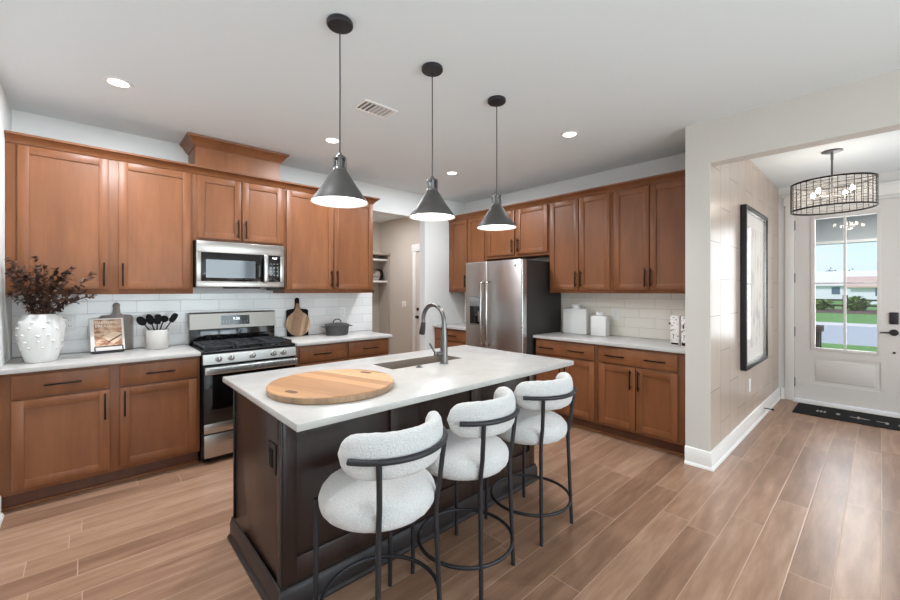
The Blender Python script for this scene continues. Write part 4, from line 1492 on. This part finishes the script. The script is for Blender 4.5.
c = thing('patterned_box', 'tall patterned tin on the right counter, farther from the column', 'box', (3.93, 1.257, 0.914))
MB().box(3.895, 3.965, 1.222, 1.292, 0.9142, 1.178, 0.003).build('tin', 'speckle', c)
w = MB()
w.lathe([(0, 0.026), (0.009, 0.024), (0.010, 0.010), (0.006, -0.001)], (3.93, 1.292, 1.105), 16, 'y')
w.build('knob', 'bronze', c)
MB().box(3.8942, 3.8952, 1.228, 1.286, 0.920, 0.936).build('base_band', 'bronze', c)
c = thing('patterned_box', 'patterned tin on the right counter, half hidden by the column', 'box', (3.885, 1.156, 0.914))
MB().box(3.850, 3.920, 1.120, 1.192, 0.9142, 1.176, 0.003).build('tin', 'speckle', c)
MB().box(3.8492, 3.8502, 1.126, 1.186, 0.920, 0.946).build('base_band', 'bronze', c)
MB().box(3.8492, 3.8502, 1.168, 1.178, 1.07, 1.11).build('dark_motif', 'bronze', c)
c = MB().lathe([(0, 0.0), (0.05, 0.0), (0.15, 0.036), (0.17, 0.040), (0.168, 0.046), (0.14, 0.040), (0.05, 0.008), (0, 0.008)], (4.03, 3.83, 0.9142), 40, cap=False).build('dish', 'dish', org=(4.03, 3.83, 0.914))
tag(c, 'shallow dark brown dish half hidden behind the refrigerator', 'dish')

# ------------------------------------------------------------------ entry: picture, outlet, stop, mat
c = thing('framed_picture', 'large black-framed pale print on the tiled entry wall', 'picture', (5.105, YC, 0.645))
fx0, fx1, fz0, fz1 = 4.578, 5.632, 0.645, 2.222
w = MB()
for a, b, p_, q_ in ((fx0, fx0 + 0.035, fz0, fz1), (fx1 - 0.035, fx1, fz0, fz1), (fx0 + 0.035, fx1 - 0.035, fz0, fz0 + 0.035), (fx0 + 0.035, fx1 - 0.035, fz1 - 0.035, fz1)):
    w.box(a, b, YC - 0.050, YC - 0.001, p_, q_, 0.002)
w.build('frame', 'black', c)
w = MB()
i0 = 0.035
for a, b, p_, q_ in ((fx0 + i0, fx0 + i0 + 0.02, fz0 + i0, fz1 - i0), (fx1 - i0 - 0.02, fx1 - i0, fz0 + i0, fz1 - i0), (fx0 + i0 + 0.02, fx1 - i0 - 0.02, fz0 + i0, fz0 + i0 + 0.02), (fx0 + i0 + 0.02, fx1 - i0 - 0.02, fz1 - i0 - 0.02, fz1 - i0)):
    w.box(a, b, YC - 0.040, YC - 0.001, p_, q_, 0.002)
w.build('inner_lip', 'silver', c)
MB().box(fx0 + 0.05, fx1 - 0.05, YC - 0.014, YC - 0.004, fz0 + 0.05, fz1 - 0.05).build('mount', mat('mount_board', lin(226, 222, 215), 0.8), c)
MB().box(fx0 + 0.16, fx1 - 0.16, YC - 0.0155, YC - 0.014, fz0 + 0.18, fz1 - 0.18).build('print', 'print', c)
MB().box(fx0 + 0.055, fx1 - 0.055, YC - 0.030, YC - 0.027, fz0 + 0.055, fz1 - 0.055).build('glass', 'artglass', c)
c = thing('outlet', 'white outlet low on the tiled entry wall below the picture', 'outlet', (4.96, YC, 0.38))
MB().box(4.925, 5.000, YC - 0.006, YC - 0.0003, 0.375, 0.505, 0.002).build('cover_plate', 'whiteplate', c)
MB().box(4.945, 4.98, YC - 0.009, YC - 0.0055, 0.40, 0.48, 0.002).build('socket', 'trim', c)
c = thing('door_stop', 'black spring door stop on the entry baseboard', 'door stop', (5.60, YC - 0.016, 0.09))
MB().tube([(5.60, YC - 0.0152, 0.085), (5.60, YC - 0.090, 0.085)], 0.006, 10).build('rod', 'black', c)
MB().lathe([(0, -0.018), (0.012, -0.016), (0.012, 0.0), (0.006, 0.002)], (5.60, YC - 0.088, 0.085), 14, 'y').build('tip', 'black', c)
c = thing('door_mat', 'dark door mat with pale motifs in front of the entry door', 'door mat', (6.26, 0.24, 0))
MB().box(5.985, 6.535, -0.23, 0.698, 0.0008, 0.010, 0.003).build('mat', 'matblack', c)
w = MB()
random.seed(2)
def blob(cx_, cy_, rx, ry):
    pl = [(cx_ + rx * math.cos(a), cy_ + ry * math.sin(a)) for a in [2 * math.pi * k / 18 for k in range(18)]]
    w.prism(pl, 0.0098, 0.0108)
for y in (0.50, 0.47, 0.44):
    blob(6.24, y, 0.05, 0.012)
blob(6.24, 0.33, 0.045, 0.018)
blob(6.22, 0.17, 0.06, 0.014); blob(6.21, 0.13, 0.015, 0.05); blob(6.21, 0.2, 0.012, 0.04)
blob(6.20, 0.0, 0.012, 0.04); blob(6.18, -0.04, 0.05, 0.014)
blob(6.18, -0.17, 0.012, 0.05); blob(6.17, -0.13, 0.03, 0.012)
w.build('motifs', 'matpale', c)

# ------------------------------------------------------------------ hall beyond the opening
c = thing('door_2', 'hall door', 'door', (XB - 0.001, 5.2, 0))
del c['category'], c['label']
c['kind'] = 'structure'
MB().box(XB - 0.012, XB - 0.0005, 4.69, 5.53, 0.01, 2.07).build('door_slab', mat('hall_door_paint', lin(214, 206, 198), 0.5), c)
w = MB()
w.lathe([(0, -0.05), (0.022, -0.048), (0.026, -0.035), (0.012, -0.022), (0.028, -0.012), (0.028, 0.0)], (XB - 0.012, 5.475, 0.94), 20, 'x')
w.build('door_knob', 'black', c)
w = MB()
w.lathe([(0, -0.02), (0.024, -0.016), (0.028, 0.0)], (XB - 0.012, 5.475, 1.075), 20, 'x')
w.build('deadbolt', 'black', c)
w = MB()
w.box(XB - 0.018, XB - 0.0005, 5.535, 5.625, 0, 2.085, 0.003)
w.box(XB - 0.018, XB - 0.0005, 4.595, 4.685, 0, 2.085, 0.003)
w.box(XB - 0.026, XB - 0.0005, 4.58, 5.64, 2.085, 2.215, 0.003)
struct('trim_5', w, 'trim')
c = thing('light_switch', 'white light switch on the hall wall left of the hall door', 'light switch', (XB, 6.0, 1.1))
MB().box(XB - 0.006, XB - 0.0003, 5.84, 5.96, 1.085, 1.205, 0.002).build('cover_plate', 'whiteplate', c)
w = MB()
w.box(XB - 0.009, XB - 0.0055, 5.855, 5.885, 1.11, 1.18, 0.001)
w.box(XB - 0.009, XB - 0.0055, 5.915, 5.945, 1.11, 1.18, 0.001)
w.build('rocker', 'trim', c)
c = thing('hall_locker', 'greige open locker with shelf standing in the hall beyond the opening', 'locker', (3.65, 6.5, 0))
w = MB()
w.box(4.235, 4.268, 6.37, 6.708, 0, 2.07)
w.box(3.03, 3.063, 6.37, 6.708, 0, 2.07)
w.box(3.063, 4.235, 6.690, 6.708, 0, 2.07)
w.build('body', 'locker', c)
w = MB().box(3.0, 4.2695, 6.33, 6.708, 2.07, 2.115, 0.008)
w.build('crown', 'locker', c)
MB().box(3.064, 4.234, 6.39, 6.689, 1.965, 1.998, 0.002).build('shelf', 'trim', c)
MB().box(3.064, 4.234, 6.39, 6.689, 1.555, 1.588, 0.002).build('shelf', 'trim', c)
MB().box(3.064, 4.234, 6.38, 6.689, 0.0, 0.46, 0.002).build('bench', 'trim', c)
w = MB()
w.tube([(4.06, 6.689, 1.37), (4.06, 6.63, 1.35), (4.06, 6.61, 1.39)], 0.008, 8)
w.lathe([(0, 0), (0.02, 0.004), (0.02, 0.02), (0, 0.024)], (4.06, 6.61, 1.385), 12)
w.build('hook', 'bronze', c)
c = thing('storage_jar', 'pale rounded container with a dark end on the hall locker shelf', 'container', (4.08, 6.52, 1.588))
w = MB()
w.lathe([(0, -0.13), (0.095, -0.13), (0.105, -0.11), (0.105, 0.09)], (4.04, 6.52, 1.694), 32, 'x')
w.build('vessel', 'chrome', c)
w = MB()
w.lathe([(0.112, 0.05), (0.112, 0.115), (0.0, 0.12)], (4.04, 6.52, 1.7005), 32, 'x')
w.build('end_cap', 'bronze', c)

# ------------------------------------------------------------------ outside the entry door
GZ = -0.30
struct('ground', MB().box(8.2, 400, -150, 150, GZ - 0.3, GZ), 'grass')
struct('porch_floor', MB().box(6.81, 10.2, -3.5, 3.5, -0.12, -0.03), 'porch')
w = MB()
w.box(6.81, 10.2, -3.5, 3.5, 2.75, 2.85)
w.box(10.02, 10.18, -3.5, 3.5, 2.30, 2.75)
struct('porch_ceiling', w, 'porchceil')
struct('trim_6', MB().box(9.99, 10.21, -3.5, 3.5, 2.255, 2.30), 'trim')
struct('road', MB().box(17.5, 26.5, -150, 150, GZ, GZ + 0.02), 'road')
struct('kerb', MB().box(26.5, 27.4, -150, 150, GZ, GZ + 0.10), 'kerb')
struct('planting_bed', MB().box(40.5, 49, -40, 40, GZ, GZ + 0.03), 'mulch')
# things seen through the glass
c = thing('porch_table', 'dark porch table end seen through the lower left door pane', 'table', (9.1, 1.05, -0.03))
MB().box(8.9, 9.4, 0.672, 1.5, 0.70, 0.80, 0.006).build('table_top', 'fencew', c)
for yy in (0.742, 1.4):
    MB().box(8.97, 9.05, yy - 0.045, yy + 0.045, -0.03, 0.70).build('leg', 'fencew', c)
    MB().box(9.25, 9.33, yy - 0.045, yy + 0.045, -0.03, 0.70).build('leg', 'fencew', c)
c = thing('rail_fence', 'dark post and rail fence across the road', 'fence', (48, -2, GZ))
w = MB()
for z in (0.15, 0.62):
    w.box(47.98, 48.05, -22, 14, GZ + z + 0.15, GZ + z + 0.30)
w.build('rails', 'fencew', c)
for y in (-16, -11.5, -6.9, -2.4, 2.1, 6.6):
    MB().box(47.85, 48.13, y - 0.16, y + 0.16, GZ, GZ + 1.28, 0.02).build('post', 'fencew', c)
random.seed(21)
def bush(name, label, x, y, r, h, m, z=GZ, cat='shrub', group=None, n=160, lf=0.5):
    w = MB()
    for k in range(n):
        d = Vector((random.gauss(0, 1), random.gauss(0, 1), random.gauss(0, 1))).normalized() * random.uniform(0.4, 1.0)
        p = Vector((x + d.x * r, y + d.y * r, z + h * 0.52 + d.z * h * 0.48))
        leaf(w.bm, p, Vector((random.gauss(0, 1), random.gauss(0, 1), random.gauss(0, 1) + 0.4)), Vector((0, 0, 1)), r * lf, r * lf * 0.64)
    bmesh.ops.create_icosphere(w.bm, subdivisions=2, radius=1.0, matrix=Matrix.Translation((x, y, z + h * 0.45)) @ Matrix.Diagonal((r * 0.62, r * 0.62, h * 0.45, 1)))
    return tag(w.build(name, m, org=(x, y, z)), label, cat, group)
for i, (y, r, h_) in enumerate(((3.4, 0.9, 0.9), (1.4, 1.0, 1.15), (-0.6, 0.9, 1.0), (-2.9, 0.8, 0.85), (-5.0, 1.0, 1.05), (-7.2, 0.9, 0.8))):
    bush('shrub', 'small green shrub in the bed along the far rail fence', 45.2 + (i % 2) * 0.8, y, r * 0.8, h_ * 0.95, 'shrub', group='shrubs along the fence')
def house(label, x, y0, y1, dep, eave, ridge, wallm, roofm, group=None):
    c = thing('house', label, 'house', (x + dep / 2, (y0 + y1) / 2, GZ), group)
    wb = MB().box(x, x + dep, y0, y1, GZ, eave).build('walls', wallm, c)
    w = MB()
    o_ = 0.5
    w.prism([(x - o_, eave - 0.1), (x + dep / 2, ridge), (x + dep + o_, eave - 0.1), (x + dep + o_, eave + 0.1), (x + dep / 2, ridge + 0.25), (x - o_, eave + 0.1)], y0 - o_, y1 + o_, 'xz')
    w.build('roof', roofm, c)
    n_ = max(1, int((y1 - y0) / 3.2))
    for k in range(n_):
        yy = y0 + (k + 0.5) * (y1 - y0) / n_
        MB().box(x - 0.06, x + 0.02, yy - 0.5, yy + 0.5, GZ + 1.0, GZ + 2.2).build('window', mat('house_window', lin(90, 110, 130), 0.15), c)
house('long white house with a pale roof beyond the fence', 92, -13, 20, 12, 2.2, 4.5, 'siding', 'roofw')
house('low house with a pinkish roof in front of the long white house', 70, -2.6, 2.6, 6, 1.8, 2.9, 'siding', 'roofp')
house('white house with a pale grey roof beyond the right door pane', 72, -14, -5, 9, 2.2, 4.3, 'siding', 'roofp')
for i, (x, y, r, h_) in enumerate(((150, 13.6, 1.9, 7.5), (151, 9.6, 1.7, 7.9), (152, 5.4, 1.5, 7.4))):
    bush('tree', 'distant dark green treetop over the pale roof', x, y, r, h_, 'treefar', cat='tree', group='distant treetops', n=420, lf=0.3)
